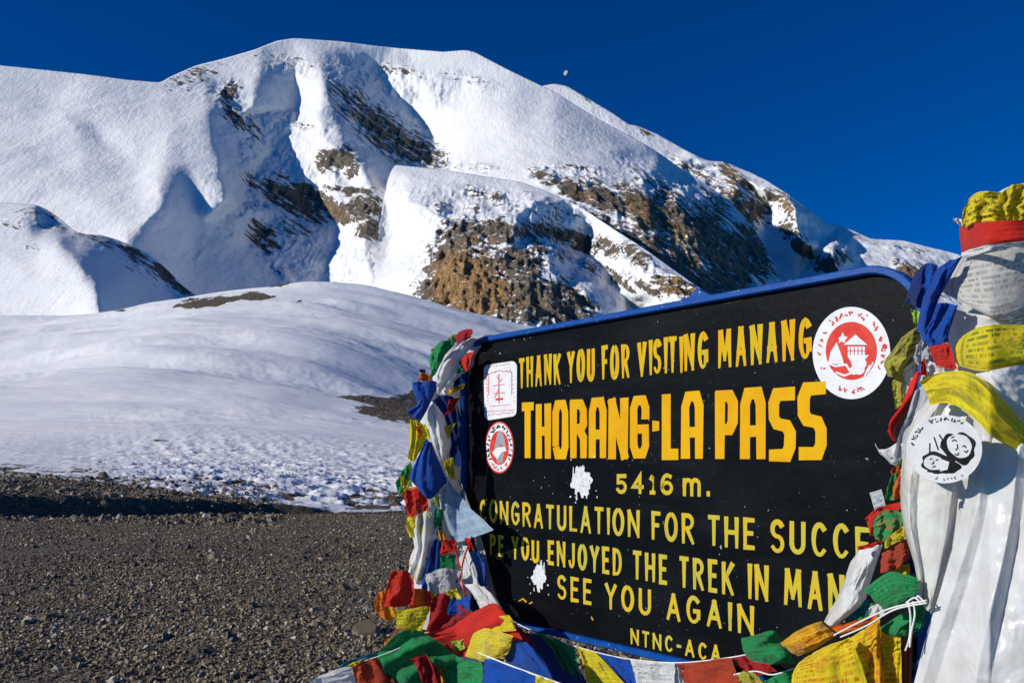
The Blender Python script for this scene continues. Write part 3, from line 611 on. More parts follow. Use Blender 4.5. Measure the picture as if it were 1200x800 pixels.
scr2 = N.math('MULTIPLY', N.ramp(N.noise(N.map(g, (4, 4, 60), (0, R(12), 0)), 1.0, 4, .7), .68, .72), N.ramp(N.noise(g, 2.3, 3), .52, .7))
c = N.mix(N.math('MULTIPLY', scr2, .5), c, (.14, .15, .16))
c = N.mix(N.math('MULTIPLY', sp1, sp2), c, (.55, .57, .6))
fine = N.ramp(N.noise(g, 260, 2, .6), .74, .78); c = N.mix(N.math('MULTIPLY', fine, N.math('MULTIPLY', sp2, .8)), c, (.4, .42, .45))
N.set(Base_Color=c, Roughness=N.math('ADD', N.math('MULTIPLY', dust, .25), .38), Normal=N.bump(N.noise(g, 40, 4), .003, .3)); N.b.inputs['Specular IOR Level'].default_value = .04
M_black = N.m
def yellow_mat(name, a, b, c2):
    N = NT(name); g = N.geo()
    n = N.noise(N.map(g, (9, 9, 5)), 1.0, 4, .6, .5); m = N.noise(N.map(g, (30, 30, 8)), 1.0, 4)
    c = N.mix(N.ramp(n, .38, .62), a, b); c = N.mix(N.math('MULTIPLY', N.ramp(m, .5, .75), .7), c, c2)
    c = N.mix(N.ramp(N.noise(g, 150, 4, .7), .655, .70), c, (.02, .02, .02))
    N.set(Base_Color=c, Roughness=.65); N.b.inputs['Specular IOR Level'].default_value = .08; return N.m
M_let1 = yellow_mat('yellow_letter_paint', (.70, .36, .006), (.62, .44, .012), (.34, .36, .05))
M_let3 = yellow_mat('dull_yellow_letter_paint', (.62, .42, .02), (.52, .44, .045), (.30, .33, .075))
M_let2 = yellow_mat('orange_yellow_letter_paint', (.74, .40, .004), (.70, .34, .004), (.62, .40, .012))
M_stk = paint_mat('sticker_white', (.70, .70, .73), (.78, .78, .8), .5, .03, (.45, .45, .48), 30)
M_red = paint_mat('sticker_red', (.60, .03, .02), (.66, .06, .04), .5, .04, (.7, .6, .6), 30)
M_dkink = paint_mat('sticker_ink', (.012, .012, .015), (.03, .03, .035), .55)
M_greyink = paint_mat('sticker_grey', (.28, .28, .31), (.36, .36, .39), .55)
M_smear = paint_mat('white_paint_smear', (.62, .63, .66), (.75, .75, .78), .7, .1, (.08, .08, .09), 60)

sign = empty('sign_board', tuple(bw(BW / 2, 0.0)[0]))
tag(sign, 'black sign board with yellow hand painted lettering and a blue frame', 'sign')
def child(o): o.parent = sign; o.matrix_parent_inverse = sign.matrix_world.inverted(); return o
sign_loc = Vector(sign.location)
def scld(name, verts, faces, mat, smooth=False, parent=None):
    v = np.asarray(verts, float) - np.array(sign_loc); o = mesh_obj(name, v, faces, mat, parent or sign, smooth); return o

def rrect(off=0.0, n=12):
    r = BR + off; a0, a1, z0, z1 = -off, BW + off, BB - off, BT + off; pts = []
    for ca, cz, s in ((a1 - r, z1 - r, 0), (a0 + r, z1 - r, 90), (a0 + r, z0 + r, 180), (a1 - r, z0 + r, 270)):
        for k in range(n + 1):
            t = R(s + 90 * k / n); pts.append((ca + r * math.cos(t), cz + r * math.sin(t)))
    return np.array(pts)
def ring_loft(name, rings, mat, caps=True):
    """rings: list of (outline offset, lift)"""
    V, F = [], []; n = None
    for off, lift in rings:
        p = rrect(off); n = len(p); V.extend(bw(p[:, 0], p[:, 1], lift))
    m = len(rings)
    rr_ = range(m) if not caps else range(m - 1)
    for i in rr_:
        for k in range(n):
            a, b = i * n + k, i * n + (k + 1) % n; c, d = ((i + 1) % m) * n + (k + 1) % n, ((i + 1) % m) * n + k
            F.append((a, b, c, d))
    if caps: F.append(tuple(range(n))[::-1]); F.append(tuple(range((m - 1) * n, m * n)))
    return scld(name, V, F, mat)
ring_loft('panel', [(-.004, -.02), (-.004, 0.0)], M_black)
ring_loft('frame', [(.003, -.028), (.008, -.02), (.008, .016), (.004, .022), (-.011, .022), (-.015, .016), (-.015, .002), (-.002, -.028)], M_blue, caps=False)
def box_between(name, a0, a1, z0, z1, l0, l1, mat):
    V = [bw(a, z, l)[0] for l in (l0, l1) for z in (z0, z1) for a in (a0, a1)]
    return scld(name, V, [(0, 1, 3, 2), (4, 6, 7, 5), (0, 4, 5, 1), (2, 3, 7, 6), (0, 2, 6, 4), (1, 5, 7, 3)], mat)
for a in (.12, BW - .17): box_between('post', a, a + .05, -.3, 1.82, -.082, -.031, M_steel)
for z in (1.05, 1.66): box_between('brace', .03, BW - .03, z, z + .04, -.124, -.0835, M_steel)
# torn blue bracket standing on the top edge
tp = [sl_(x, y) for x, y in ((801, 353), (812, 348), (819, 340), (822, 339), (836, 346), (842, 347))]; tp = np.array(tp); tp[:, 1] = np.maximum(tp[:, 1], BT - .006)
n = len(tp); scld('bracket', list(bw(tp[:, 0], tp[:, 1], .02)) + list(bw(tp[:, 0], tp[:, 1], -.012)), [tuple(range(n))[::-1], tuple(range(n, 2 * n))] + [(k, (k + 1) % n, n + (k + 1) % n, n + k) for k in range(n)], M_blue)

# --- lettering: brush strokes along letter skeletons
def arc(cx, cy, rx, ry, a0, a1, n=14): return [(cx + rx * math.cos(R(a0 + (a1 - a0) * k / n)), cy + ry * math.sin(R(a0 + (a1 - a0) * k / n))) for k in range(n + 1)]
GL = {
 'A': (.95, [[(0, 0), (.5, 1)], [(.5, 1), (1, 0)], [(.17, .32), (.83, .32)]]), 'C': (.85, [arc(.55, .5, .52, .5, 48, 312)]), 'D': (.9, [[(0, 0), (0, 1)], [(0, 1), (.35, 1)] + arc(.35, .5, .62, .5, 85, -85) + [(0, 0)]]),
 'E': (.72, [[(0, 0), (0, 1)], [(0, 1), (1, 1)], [(0, .52), (.85, .52)], [(0, 0), (1, 0)]]), 'F': (.7, [[(0, 0), (0, 1)], [(0, 1), (1, 1)], [(0, .52), (.8, .52)]]),
 'G': (.95, [arc(.52, .5, .5, .5, 48, 325), [(.95, .2), (.95, .45), (.6, .45)]]), 'H': (.9, [[(0, 0), (0, 1)], [(1, 0), (1, 1)], [(0, .5), (1, .5)]]), 'I': (.2, [[(.5, 0), (.5, 1)]]),
 'J': (.7, [[(1, 1), (1, .28)] + arc(.5, .28, .5, .28, 0, -165)]), 'K': (.9, [[(0, 0), (0, 1)], [(1, 1), (.05, .42)], [(.3, .55), (1, 0)]]), 'L': (.72, [[(0, 1), (0, 0), (1, 0)]]),
 'M': (1.2, [[(0, 0), (.12, 1)], [(.12, 1), (.5, .2)], [(.5, .2), (.88, 1)], [(.88, 1), (1, 0)]]), 'N': (.95, [[(0, 0), (0, 1)], [(0, 1), (1, 0)], [(1, 0), (1, 1)]]),
 'O': (.95, [arc(.5, .5, .5, .5, 90, 450, 24)]), 'P': (.82, [[(0, 0), (0, 1)], [(0, 1), (.45, 1)] + arc(.45, .75, .52, .25, 88, -88) + [(0, .5)]]),
 'R': (.88, [[(0, 0), (0, 1)], [(0, 1), (.45, 1)] + arc(.45, .76, .52, .24, 88, -88) + [(0, .52)], [(.4, .5), (1, 0)]]), 'S': (.82, [arc(.5, .75, .48, .25, 35, 250) + arc(.5, .25, .5, .25, 85, -145)]),
 'T': (.8, [[(.5, 0), (.5, 1)], [(0, 1), (1, 1)]]), 'U': (.88, [[(0, 1), (0, .3)] + arc(.5, .3, .5, .3, 180, 360) + [(1, 1)]]), 'V': (.9, [[(0, 1), (.5, 0)], [(.5, 0), (1, 1)]]), 'Y': (.9, [[(0, 1), (.5, .48)], [(1, 1), (.5, .48), (.5, 0)]]),
 '-': (.5, [[(0, .48), (1, .48)]]), '5': (.8, [[(.92, 1), (.1, 1), (.08, .58)] + arc(.46, .31, .5, .31, 120, -150)]), '4': (.85, [[(.72, 0), (.72, 1), (0, .33), (1, .33)]]), '1': (.45, [[(.15, .8), (.6, 1), (.6, 0)], [(.1, 0), (1, 0)]]),
 '6': (.8, [[(.85, .93), (.55, 1)] + arc(.5, .5, .5, .5, 100, 180, 8) + arc(.5, .3, .5, .3, 180, 540)]), 'm': (1.1, [[(0, 0), (0, .75)], [(0, .5)] + arc(.25, .5, .25, .25, 170, 0) + [(.5, 0)], [(.5, .5)] + arc(.75, .5, .25, .25, 170, 0) + [(1, 0)]]), '.': (.2, [[(.5, 0), (.5, .1)]])}
# squared block capitals of the big line
def oct_(r=.22): return [(.0, r), (r * 1.2, 0), (1 - r * 1.2, 0), (1, r), (1, 1 - r), (1 - r * 1.2, 1), (r * 1.2, 1), (0, 1 - r), (0, r)]
GB = dict(GL)
GB.update({'T': (.8, [[(.5, 0), (.5, 1)], [(0, 1), (1, 1)]]), 'O': (.9, [oct_(.16)]), 'R': (.9, [[(0, 0), (0, 1)], [(0, 1), (.75, 1), (1, .87), (1, .6), (.75, .5), (0, .5)], [(.6, .5), (1, .32), (1, 0)]]),
 'A': (.92, [[(0, 0), (0, .82), (.2, 1), (.8, 1), (1, .82), (1, 0)], [(0, .38), (1, .38)]]), 'G': (.9, [[(1, .72), (1, .85), (.8, 1), (.2, 1), (0, .85), (0, .15), (.2, 0), (.8, 0), (1, .15), (1, .46), (.55, .46)]]),
 'P': (.85, [[(0, 0), (0, 1)], [(0, 1), (.75, 1), (1, .87), (1, .55), (.75, .42), (0, .42)]]), 'S': (.9, [[(1, 1), (.2, 1), (0, .86), (0, .62), (.2, .52), (.8, .48), (1, .36), (1, .14), (.8, 0), (0, 0)]]), '-': (.38, [[(0, .52), (1, .52)]])})

def ribbon(pts, wd, taper=(1, 1), jit=0.0):
    """flat brush stroke along 2D points -> (left, right) offset lists with mitred corners"""
    p = np.array(pts, float); n = len(p)
    closed = np.allclose(p[0], p[-1]) and n > 3
    d = np.diff(p, axis=0); L = np.linalg.norm(d, axis=1); d = d / np.maximum(L, 1e-9)[:, None]
    cum = np.concatenate([[0], np.cumsum(L)]); cum = cum / cum[-1]
    Lp, Rp = [], []
    for i in range(n):
        a = d[i - 1] if i > 0 else (d[-1] if closed else d[0]); b = d[i] if i < n - 1 else (d[0] if closed else d[-1])
        na, nb = np.array([-a[1], a[0]]), np.array([-b[1], b[0]]); m = na + nb; mm = np.dot(m, m)
        m = m / mm * 2 if mm > .35 else na
        ww = wd * .5 * (taper[0] + (taper[1] - taper[0]) * cum[i]) * (1 + jit * math.sin(9 * cum[i] + 170 * pts[0][0]))
        Lp.append(p[i] + m * ww); Rp.append(p[i] - m * ww)
    return np.array(Lp), np.array(Rp)

def text_line(name, text, quad, stroke, mat, glyphs, gap=.22, space=.55, bottom_taper=1.0, widths=1.0, seed=0):
    """quad: photo points of (baseline left, baseline right, cap left, cap right) on the board"""
    rnd = random.Random(seed); q = [sl_(*p) for p in quad]
    Hm = ((q[2][1] - q[0][1]) + (q[3][1] - q[1][1])) / 2
    x, items, wi = 0.0, [], 0
    for ch in text:
        if ch == ' ': x += space; wi += 1; continue
        wd = glyphs[ch][0] * widths; items.append((ch, x, wd, wi)); x += wd + gap
    tot = x - gap; Lm = np.linalg.norm(q[1] - q[0]); kx = Lm / tot          # metres per unit
    V, F, si, cur = [], [], 0, 0
    t = stroke * Hm
    for ch, x0, wd, wi in items:
        if wi != cur: scld(name, V, F, mat); V, F, si, cur = [], [], 0, wi
        dy, rs = rnd.uniform(-.02, .02), rnd.uniform(.97, 1.03)
        for st in glyphs[ch][1]:
            pts = []
            for gx_, gy_ in st:
                wm = max(wd * kx - t, .001); xm = x0 * kx + t / 2 + gx_ * wm; u = xm / Lm
                base = q[0] * (1 - u) + q[1] * u; cap = q[2] * (1 - u) + q[3] * u; h = (cap[1] - base[1])
                ym = t / 2 + gy_ * rs * (h - t)
                pts.append((q[0][0] * (1 - u) + q[1][0] * u + rnd.uniform(-1, 1) * .02 * t, base[1] + ym + dy * h))
            flip = pts[0][1] > pts[-1][1]
            if abs(st[0][1] - st[-1][1]) > .4 and not np.allclose(st[0], st[-1]):   # down-strokes end in a point or start broad
                tp_ = (1.05, bottom_taper) if flip else (bottom_taper, 1.05)
                # let the stroke run out to the full letter height
                p0, p1 = np.array(pts[0]), np.array(pts[-1]); pts = [tuple(p0 + (p0 - np.array(pts[1])) / max(np.linalg.norm(p0 - np.array(pts[1])), 1e-6) * t * .45)] + pts[1:-1] + [tuple(p1 + (p1 - np.array(pts[-2])) / max(np.linalg.norm(p1 - np.array(pts[-2])), 1e-6) * t * .45)]
            elif not np.allclose(st[0], st[-1]):
                tp_ = (1, .9); p0, p1 = np.array(pts[0]), np.array(pts[-1]); pts = [tuple(p0 + (p0 - np.array(pts[1])) / max(np.linalg.norm(p0 - np.array(pts[1])), 1e-6) * t * .4)] + pts[1:-1] + [tuple(p1 + (p1 - np.array(pts[-2])) / max(np.linalg.norm(p1 - np.array(pts[-2])), 1e-6) * t * .4)]
            else: tp_ = (1, 1)
            Lp, Rp = ribbon(pts, t, tp_, .06); n = len(pts); b = len(V); lift = .0009 + .00006 * (si % 9); si += 1
            V.extend(bw(Lp[:, 0], Lp[:, 1], lift)); V.extend(bw(Rp[:, 0], Rp[:, 1], lift))
            for k in range(n - 1): F.append((b + k, b + n + k, b + n + k + 1, b + k + 1))
    return scld(name, V, F, mat)

text_line('lettering', 'THANK YOU FOR VISITING MANANG', [(608, 455), (952, 421), (608, 420), (951, 370)], .145, M_let1, GL, .19, .5, .5, 1.0, 1)
text_line('lettering', 'THORANG-LA PASS', [(611, 538), (969, 539), (611, 474), (969, 448)], .165, M_let2, GB, .09, .36, 1.0, 1.0, 2)
text_line('lettering', '5416 m.', [(722, 578), (832, 582), (722, 555), (832, 554)], .19, M_let3, GL, .36, .3, .9, 1.1, 3)
text_line('lettering', 'CONGRATULATION FOR THE SUCCE', [(562, 611), (1020, 659), (562, 584), (1020, 616)], .155, M_let3, GL, .26, .6, .7, 1.0, 4)
text_line('lettering', 'PE YOU ENJOYED THE TREK IN MANA', [(574, 650), (1016, 724), (574, 625), (1016, 676)], .16, M_let3, GL, .26, .62, .65, .95, 5)
text_line('lettering', 'SEE YOU AGAIN', [(653, 702), (884, 744), (653, 673), (883, 709)], .165, M_let3, GL, .34, .7, .7, 1.0, 6)
text_line('lettering', 'NTNC-ACA', [(739, 754), (845, 777), (739, 735), (845, 756)], .18, M_let3, GL, .34, .5, .75, 1.0, 7)

# --- stickers and smears: flat shapes drawn in the board's plane
class Decal:
    def __init__(s, put): s.put = put; s.V = []; s.F = []; s.k = 0
    def poly(s, pts, lift):
        b = len(s.V); s.V.extend(s.put(x, y, lift) for x, y in pts); s.F.append(tuple(range(b, b + len(pts))))
    def stroke(s, pts, wd, lift, taper=(1, 1)):
        L, Rr = ribbon(pts, wd, taper); n = len(pts); b = len(s.V); s.k += 1; lift += .00004 * (s.k % 12)
        s.V.extend(s.put(x, y, lift) for x, y in L); s.V.extend(s.put(x, y, lift) for x, y in Rr)
        for k in range(n - 1): s.F.append((b + k, b + n + k, b + n + k + 1, b + k + 1))
def ell(cx, cy, rx, ry, n=40, a0=0, a1=360): return [(cx + rx * math.cos(R(a0 + (a1 - a0) * k / n)), cy - ry * math.sin(R(a0 + (a1 - a0) * k / n))) for k in range(n + (0 if a1 - a0 == 360 else 1))]
def on_sign(x, y, l): return sp(x, y, l)
def scribble(D, cx, cy, rx, ry, a0, a1, n, size, lift, seed):
    """worn, unreadable lettering along an arc"""
    r_ = random.Random(seed)
    for k in range(n):
        if r_.random() < .14: continue
        a = a0 + (a1 - a0) * k / (n - 1); x, y = cx + rx * math.cos(R(a)), cy - ry * math.sin(R(a)); t = R(a) - math.pi / 2
        ux, uy = math.cos(t), -math.sin(t); vx, vy = math.sin(t) * -1, -math.cos(t)
        for _ in range(3):
            p = [(x + ux * i + vx * j, y + uy * i + vy * j) for i, j in [(r_.uniform(-.5, .5) * size, r_.uniform(-.6, .6) * size) for _ in range(2)]]
            D.stroke(p, size * .28, lift)
def flush(name, D, mat, parent=None): return scld(name, D.V, D.F, mat, False, parent)

st = Decal(on_sign); st.poly(ell(998, 413.5, 45.5, 54, 56), .0010); rs = flush('round_sticker', st, M_stk)
D = Decal(on_sign); D.poly(ell(998, 411, 30, 34, 48), .0016)
scribble(D, 998, 412, 37, 44, 128, 20, 13, 6, .0016, 3); scribble(D, 998, 412, 37, 44, 205, 150, 6, 5, .0016, 4); scribble(D, 998, 414, 37, 44, 250, 290, 6, 5, .0016, 5); scribble(D, 998, 412, 37, 44, 335, 372, 5, 5, .0016, 6)
D.poly(ell(1037, 406, 3, 3.5, 12), .0016); flush('red_emblem', D, M_red, rs)
D = Decal(on_sign)
D.poly([(989, 404), (1003, 392), (1017, 404)], .0022); D.poly([(994, 406), (1014, 406), (1014, 416), (1019, 416), (1003, 432), (994, 418)], .0022)
D.poly([(971, 425), (974, 412), (981, 401), (988, 420), (990, 428)], .0022)
D.poly([(983, 396), (986, 394), (988, 389), (990, 394), (994, 395), (991, 398), (991, 402), (987, 400), (983, 402), (984, 399)], .0022)
for c in ((1004, 425, 6, 6), (1011, 426, 5, 6), (1007, 433, 7, 6), (1001, 434, 5, 5)): D.poly(ell(*c, 14), .0022 + .00004 * c[0] % .0002)
D.stroke([(969, 425), (980, 429), (992, 427), (998, 437), (990, 440), (980, 436)], 2.4, .00225); D.stroke([(1014, 440), (1020, 428)], 2.5, .0023); D.stroke([(1018, 436), (1024, 424)], 1.6, .0023)
flush('white_drawing', D, M_stk, rs)
D = Decal(on_sign)
for x in (997, 1001.5, 1006, 1010.5): D.stroke([(x, 407), (x, 416)], 1.0, .0027)
D.stroke([(993, 411), (1015, 411)], .8, .0027); D.stroke([(992, 404.6), (1014, 404.6)], .8, .0027); flush('red_line_work', D, M_red, rs)

pts = []
for cx, cy, a in ((600, 430, 0), (573, 434, 90), (574, 485, 180), (599.5, 481, 270)): pts += [(cx + 6 * math.cos(R(a + 90 * k / 6)), cy - 7 * math.sin(R(a + 90 * k / 6))) for k in range(7)]
st = Decal(on_sign); st.poly(pts, .0010); rs = flush('map_sticker', st, M_stk)
D = Decal(on_sign)
D.stroke([(585, 438), (585, 472)], 1.1, .0016); D.stroke([(573, 463), (573, 438), (585, 434), (600, 436), (600, 462)], .6, .0016); D.stroke([(578, 452), (592, 450)], .8, .0016); D.stroke([(579, 461), (592, 460)], .7, .0016); D.stroke([(581, 468), (590, 467)], 2.2, .0016)
D.stroke([(582, 440), (586, 447), (589, 444)], .7, .0016); D.stroke([(574, 476), (598, 474)], .5, .0016); D.stroke([(585, 455), (580, 466)], .6, .0016)
r_ = random.Random(8)
for x0, x1, y0, y1, n in ((574, 596, 429, 427, 9), (573, 601, 482, 480, 12), (573, 601, 485.5, 483.5, 11), (570.5, 572, 442, 470, 8), (600, 603, 436, 470, 8), (577, 598, 436, 434, 6)):
    for k in range(n):
        u = k / (n - 1); x, y = x0 + (x1 - x0) * u, y0 + (y1 - y0) * u
        D.stroke([(x - .7, y + r_.uniform(-1, 1)), (x + .8, y + r_.uniform(-1, 1))], .8, .0016)
flush('red_print', D, M_red, rs)

st = Decal(on_sign); st.poly(ell(585.5, 524, 17, 30.5, 44), .0010); rs = flush('oval_sticker', st, M_red)
D = Decal(on_sign); D.poly(ell(585.5, 524, 15.6, 28.6, 40), .0014); flush('white_ring', D, M_stk, rs)
D = Decal(on_sign); D.poly(ell(585.5, 524.5, 11.2, 20, 36), .0018); flush('red_field', D, M_red, rs)
D = Decal(on_sign); D.poly([(579, 528), (583, 508), (586, 504), (590, 508), (594, 526), (588, 521)], .0022); D.poly([(582, 532), (586, 526), (591, 531), (589, 542), (583, 543)], .0022); flush('grey_figure', D, M_greyink, rs)
D = Decal(on_sign); D.poly([(577, 530), (583, 524), (592, 523), (594, 528), (588, 530), (583, 538)], .0026); flush('white_star', D, M_stk, rs)
D = Decal(on_sign); scribble(D, 585.5, 524, 13.4, 24.4, 215, -35, 19, 4.2, .0020, 12); flush('ring_text', D, M_dkink, rs)
D = Decal(on_sign); scribble(D, 585.5, 524, 13.4, 24.4, 235, 305, 6, 4, .0020, 13); flush('ring_text', D, M_red, rs)

def smear(cx, cy, rx, ry, seed, spikes):
    r_ = random.Random(seed); D = Decal(on_sign)
    pts = []
    for k in range(44):
        a = 360 * k / 44; f = .8 + .12 * math.sin(k * .55 + seed) + .10 * math.sin(k * 1.3 + seed * 2) + r_.uniform(-.09, .09)
        pts.append((cx + rx * f * math.cos(R(a)), cy - ry * f * math.sin(R(a))))
    D.poly(pts, .0007)
    for _ in range(7 * spikes):
        x, y = cx + r_.uniform(-.9, .9) * rx * .8, cy + r_.uniform(-.9, .9) * ry
        D.stroke([(x, y - r_.uniform(2, 9)), (x + r_.uniform(-1, 1), y + r_.uniform(2, 9))], r_.uniform(1, 2.2), .0008, (.4, 1))
    for _ in range(10):
        x, y = cx + r_.uniform(-1.4, 1.4) * rx, cy + r_.uniform(-1.5, 1.2) * ry; D.poly(ell(x, y, r_.uniform(.4, 1.1), r_.uniform(.5, 1.4), 7), .0009 + r_.random() * .0003)
    flush('paint_smear', D, M_smear)
smear(681.5, 564, 14, 21, 1, 3); smear(631.5, 676, 9.5, 17, 2, 2)
for p in ([(608, 704), (613, 701), (617, 705)], [(620, 707), (624, 705)], [(693, 722), (695, 726)], [(566, 590), (571, 584)], [(563, 600), (562, 594)]):
    D = Decal(on_sign); D.stroke(p, 1.8, .0009, (.5, 1)); flush('yellow_drip', D, M_let1)
# ------------------------------------------------------------------ prayer flags, scarves and cords
def cdepth(px): return KD / (np.clip(px, 535, 1160) + 220)
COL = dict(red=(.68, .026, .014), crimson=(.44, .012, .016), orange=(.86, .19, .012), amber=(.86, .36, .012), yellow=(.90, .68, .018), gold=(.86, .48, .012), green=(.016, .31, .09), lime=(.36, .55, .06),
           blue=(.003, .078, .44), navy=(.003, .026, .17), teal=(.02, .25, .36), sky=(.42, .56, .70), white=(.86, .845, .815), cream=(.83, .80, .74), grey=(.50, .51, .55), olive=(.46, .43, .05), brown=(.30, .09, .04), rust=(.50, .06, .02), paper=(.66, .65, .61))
_mats = {}
def cloth_mat(c, pr=None, satin=False, hem=None, c2=None, rows=13, pa=1.0):
    key = (c, pr, satin, hem, c2, rows, pa)
    if key in _mats: return _mats[key]
    N = NT(('satin_' if satin else 'cloth_') + c); uvn = N.n('UVMap').outputs[0]; g = N.geo(); oi = N.n('ObjectInfo').outputs['Random']
    se = N.n('SeparateXYZ'); N.link(uvn, se.inputs[0]); u, v = se.outputs[0], se.outputs[1]
    base = COL[c]
    col = N.mix(N.ramp(N.noise(g, 14, 4), .3, .7), tuple(x * .86 for x in base), tuple(min(x * 1.08, .85) for x in base))
    if c2:
        n = N.math('ADD', u, N.math('MULTIPLY', N.math('SUBTRACT', N.noise(g, 9, 3), .5), .5))
        col = N.mix(N.ramp(n, .42, .66), col, COL[c2])
    if hem:
        e = N.math('GREATER_THAN', N.math('ABSOLUTE', N.math('SUBTRACT', v, .5)), .40); col = N.mix(e, col, COL[hem])
    if pr:
        # block printed prayer lines round a central picture
        vr = N.math('MULTIPLY', v, float(rows)); fr = N.math('FRACT', vr); fl = N.math('FLOOR', vr)
        cv = N.n('CombineXYZ'); N.link(N.math('MULTIPLY', u, rows * 3.4), cv.inputs[0]); N.link(N.math('MULTIPLY', fl, 3.7), cv.inputs[1]); N.link(oi, cv.inputs[2])
        gl = N.math('GREATER_THAN', N.noise(cv.outputs[0], 1.0, 3, .7), .47)
        ln = N.math('MULTIPLY', gl, N.math('MULTIPLY', N.math('GREATER_THAN', fr, .3), N.math('LESS_THAN', fr, .85)))
        au, av = N.math('ABSOLUTE', N.math('SUBTRACT', u, .5)), N.math('ABSOLUTE', N.math('SUBTRACT', v, .5))
        inm = N.math('MULTIPLY', N.math('LESS_THAN', au, .40), N.math('LESS_THAN', av, .41))
        du, dv = N.math('MULTIPLY', au, au), N.math('MULTIPLY', av, av); rr = N.math('SQRT', N.math('ADD', du, dv))
        pic = N.math('MULTIPLY', N.math('LESS_THAN', rr, .15), N.math('GREATER_THAN', N.noise(uvn, 24, 4, .7), .46)); out_ = N.math('GREATER_THAN', rr, .165)
        fm = N.math('MULTIPLY', N.math('MULTIPLY', N.math('LESS_THAN', N.math('ABSOLUTE', N.math('SUBTRACT', N.math('MAXIMUM', au, av), .43)), .008), 1.0), .8)
        p = N.math('MAXIMUM', N.math('MAXIMUM', N.math('MULTIPLY', N.math('MULTIPLY', ln, inm), out_), pic), fm)
        p = N.math('MULTIPLY', p, N.math('MULTIPLY', N.ramp(N.noise(g, 25, 3), .25, .6), .8 * pa))
        pc = {'ink': (.05, .045, .05), 'redink': (.62, .05, .01), 'greyink': (.25, .24, .22), 'greenink': (.03, .16, .03), 'blueink': (.04, .2, .5)}[pr]
        col = N.mix(p, col, pc)
    wv = N.n('TexWave', wave_type='BANDS', i_Scale=260.0, i_Distortion=1.0); N.link(uvn, wv.inputs['Vector'])
    crk = N.noise(g, 10 if satin else 34, 3 if satin else 6, .5 if satin else .62, .5 if satin else .8)
    nb = N.bump(crk, .020 if satin else .007, .75 if satin else .55)
    nb = N.bump(wv.outputs[0], .0006, .2, nb) if not satin else N.bump(N.noise(N.map(g, (60, 60, 9)), 1.0, 4), .002, .35, nb)
    N.set(Base_Color=col, Roughness=.25 if satin else .78, Normal=nb)
    N.b.inputs['Specular IOR Level'].default_value = .5 if satin else .2
    N.b.inputs['Sheen Weight'].default_value = .15
    tr = N.n('BsdfTranslucent'); N.link(col, tr.inputs[0]); N.link(nb, tr.inputs['Normal'])
    mx = N.n('MixShader'); mx.inputs[0].default_value = .28 if satin else .34
    N.link(N.b.outputs[0], mx.inputs[1]); N.link(tr.outputs[0], mx.inputs[2]); N.link(mx.outputs[0], N.out.inputs[0])
    N.m.name = N.m.name; _mats[key] = N.m
    return N.m

def cr_resample(K, n):
    """Catmull-Rom through the rows of K (m, ...)"""
    m = len(K); t = np.linspace(0, m - 1, n); i = np.minimum(t.astype(int), m - 2); f = (t - i).reshape([-1] + [1] * (K.ndim - 1))
    p0, p1, p2, p3 = K[np.maximum(i - 1, 0)], K[i], K[i + 1], K[np.minimum(i + 2, m - 1)]
    return p1 + .5 * f * (p2 - p0 + f * (2 * p0 - 5 * p1 + 4 * p2 - p3 + f * (3 * (p1 - p2) + p3 - p0)))

_cn = [0]
def patch_points(rows, o, bulge=.0, folds=(2.2, .012, 0.0), crump=.010, edge=1.0, pleat=None, res=44, dep=None, seed=None):
    _cn[0] += 1; seed = _cn[0] * 13 if seed is None else seed
    rows = [[tuple(p) + (0,) * (3 - len(p)) for p in r] for r in rows]; m = max(len(r) for r in rows)
    K = np.stack([cr_resample(np.array(r, float), m) if len(r) != m else np.array(r, float) for r in rows])
    if K.shape[2] == 2: K = np.concatenate([K, np.zeros(K.shape[:2] + (1,))], 2)
    G = cr_resample(K, res); G = np.swapaxes(cr_resample(np.swapaxes(G, 0, 1), res), 0, 1)
    uu, vv = np.meshgrid(np.linspace(0, 1, res), np.linspace(0, 1, res))
    q = np.stack([uu * 3, vv * 3, 0 * uu + seed], -1)
    G[..., 0] += edge * 1.6 * fbm(q * 1.3, 3, seed + 1); G[..., 1] += edge * 1.6 * fbm(q * 1.3, 3, seed + 2)
    d = (cdepth(G[..., 0]) if dep is None else dep) - o - G[..., 2]
    d = d - bulge * (1 - (2 * uu - 1) ** 2) * (.35 + .65 * (1 - (2 * vv - 1) ** 2))
    fn, fa, fang = folds
    ph = (uu * math.cos(fang) + vv * math.sin(fang)) * fn + .35 * fbm(q * .7, 2, seed + 3)
    d = d - fa * np.sin(2 * np.pi * ph + seed) * (0.5 + .5 * fbm(q * .5, 2, seed + 5)) - crump * fbm(q * 1.1, 4, seed + 4, ridged=True)
    if pleat:                                   # broad panels meeting in crisp fold edges
        n_, a_, sl = pleat; t = uu * n_ + sl * vv + .16 * fbm(q * .5, 2, seed + 8); t = np.abs((t % 1.0) / .72 - 1 * (t % 1.0 > .72) * ((t % 1.0) / .72 - (1 - (t % 1.0)) / .28))
        d = d - a_ * t
    return P3(G[..., 0], G[..., 1], d), G, d

def cloth(name, label, cat, mat, rows, o, group=None, parent=None, **kw):
    W, _, _ = patch_points(rows, o, **kw)
    if parent is None:
        c = W.reshape(-1, 3).mean(0); ob = grid_mesh(name, W - c, mat, uv=True); ob.location = c; tag(ob, label, cat, group)
    else:
        ob = grid_mesh(name, W - np.array(parent.location), mat, parent, uv=True)
        if label: ob['label'] = label
    return ob

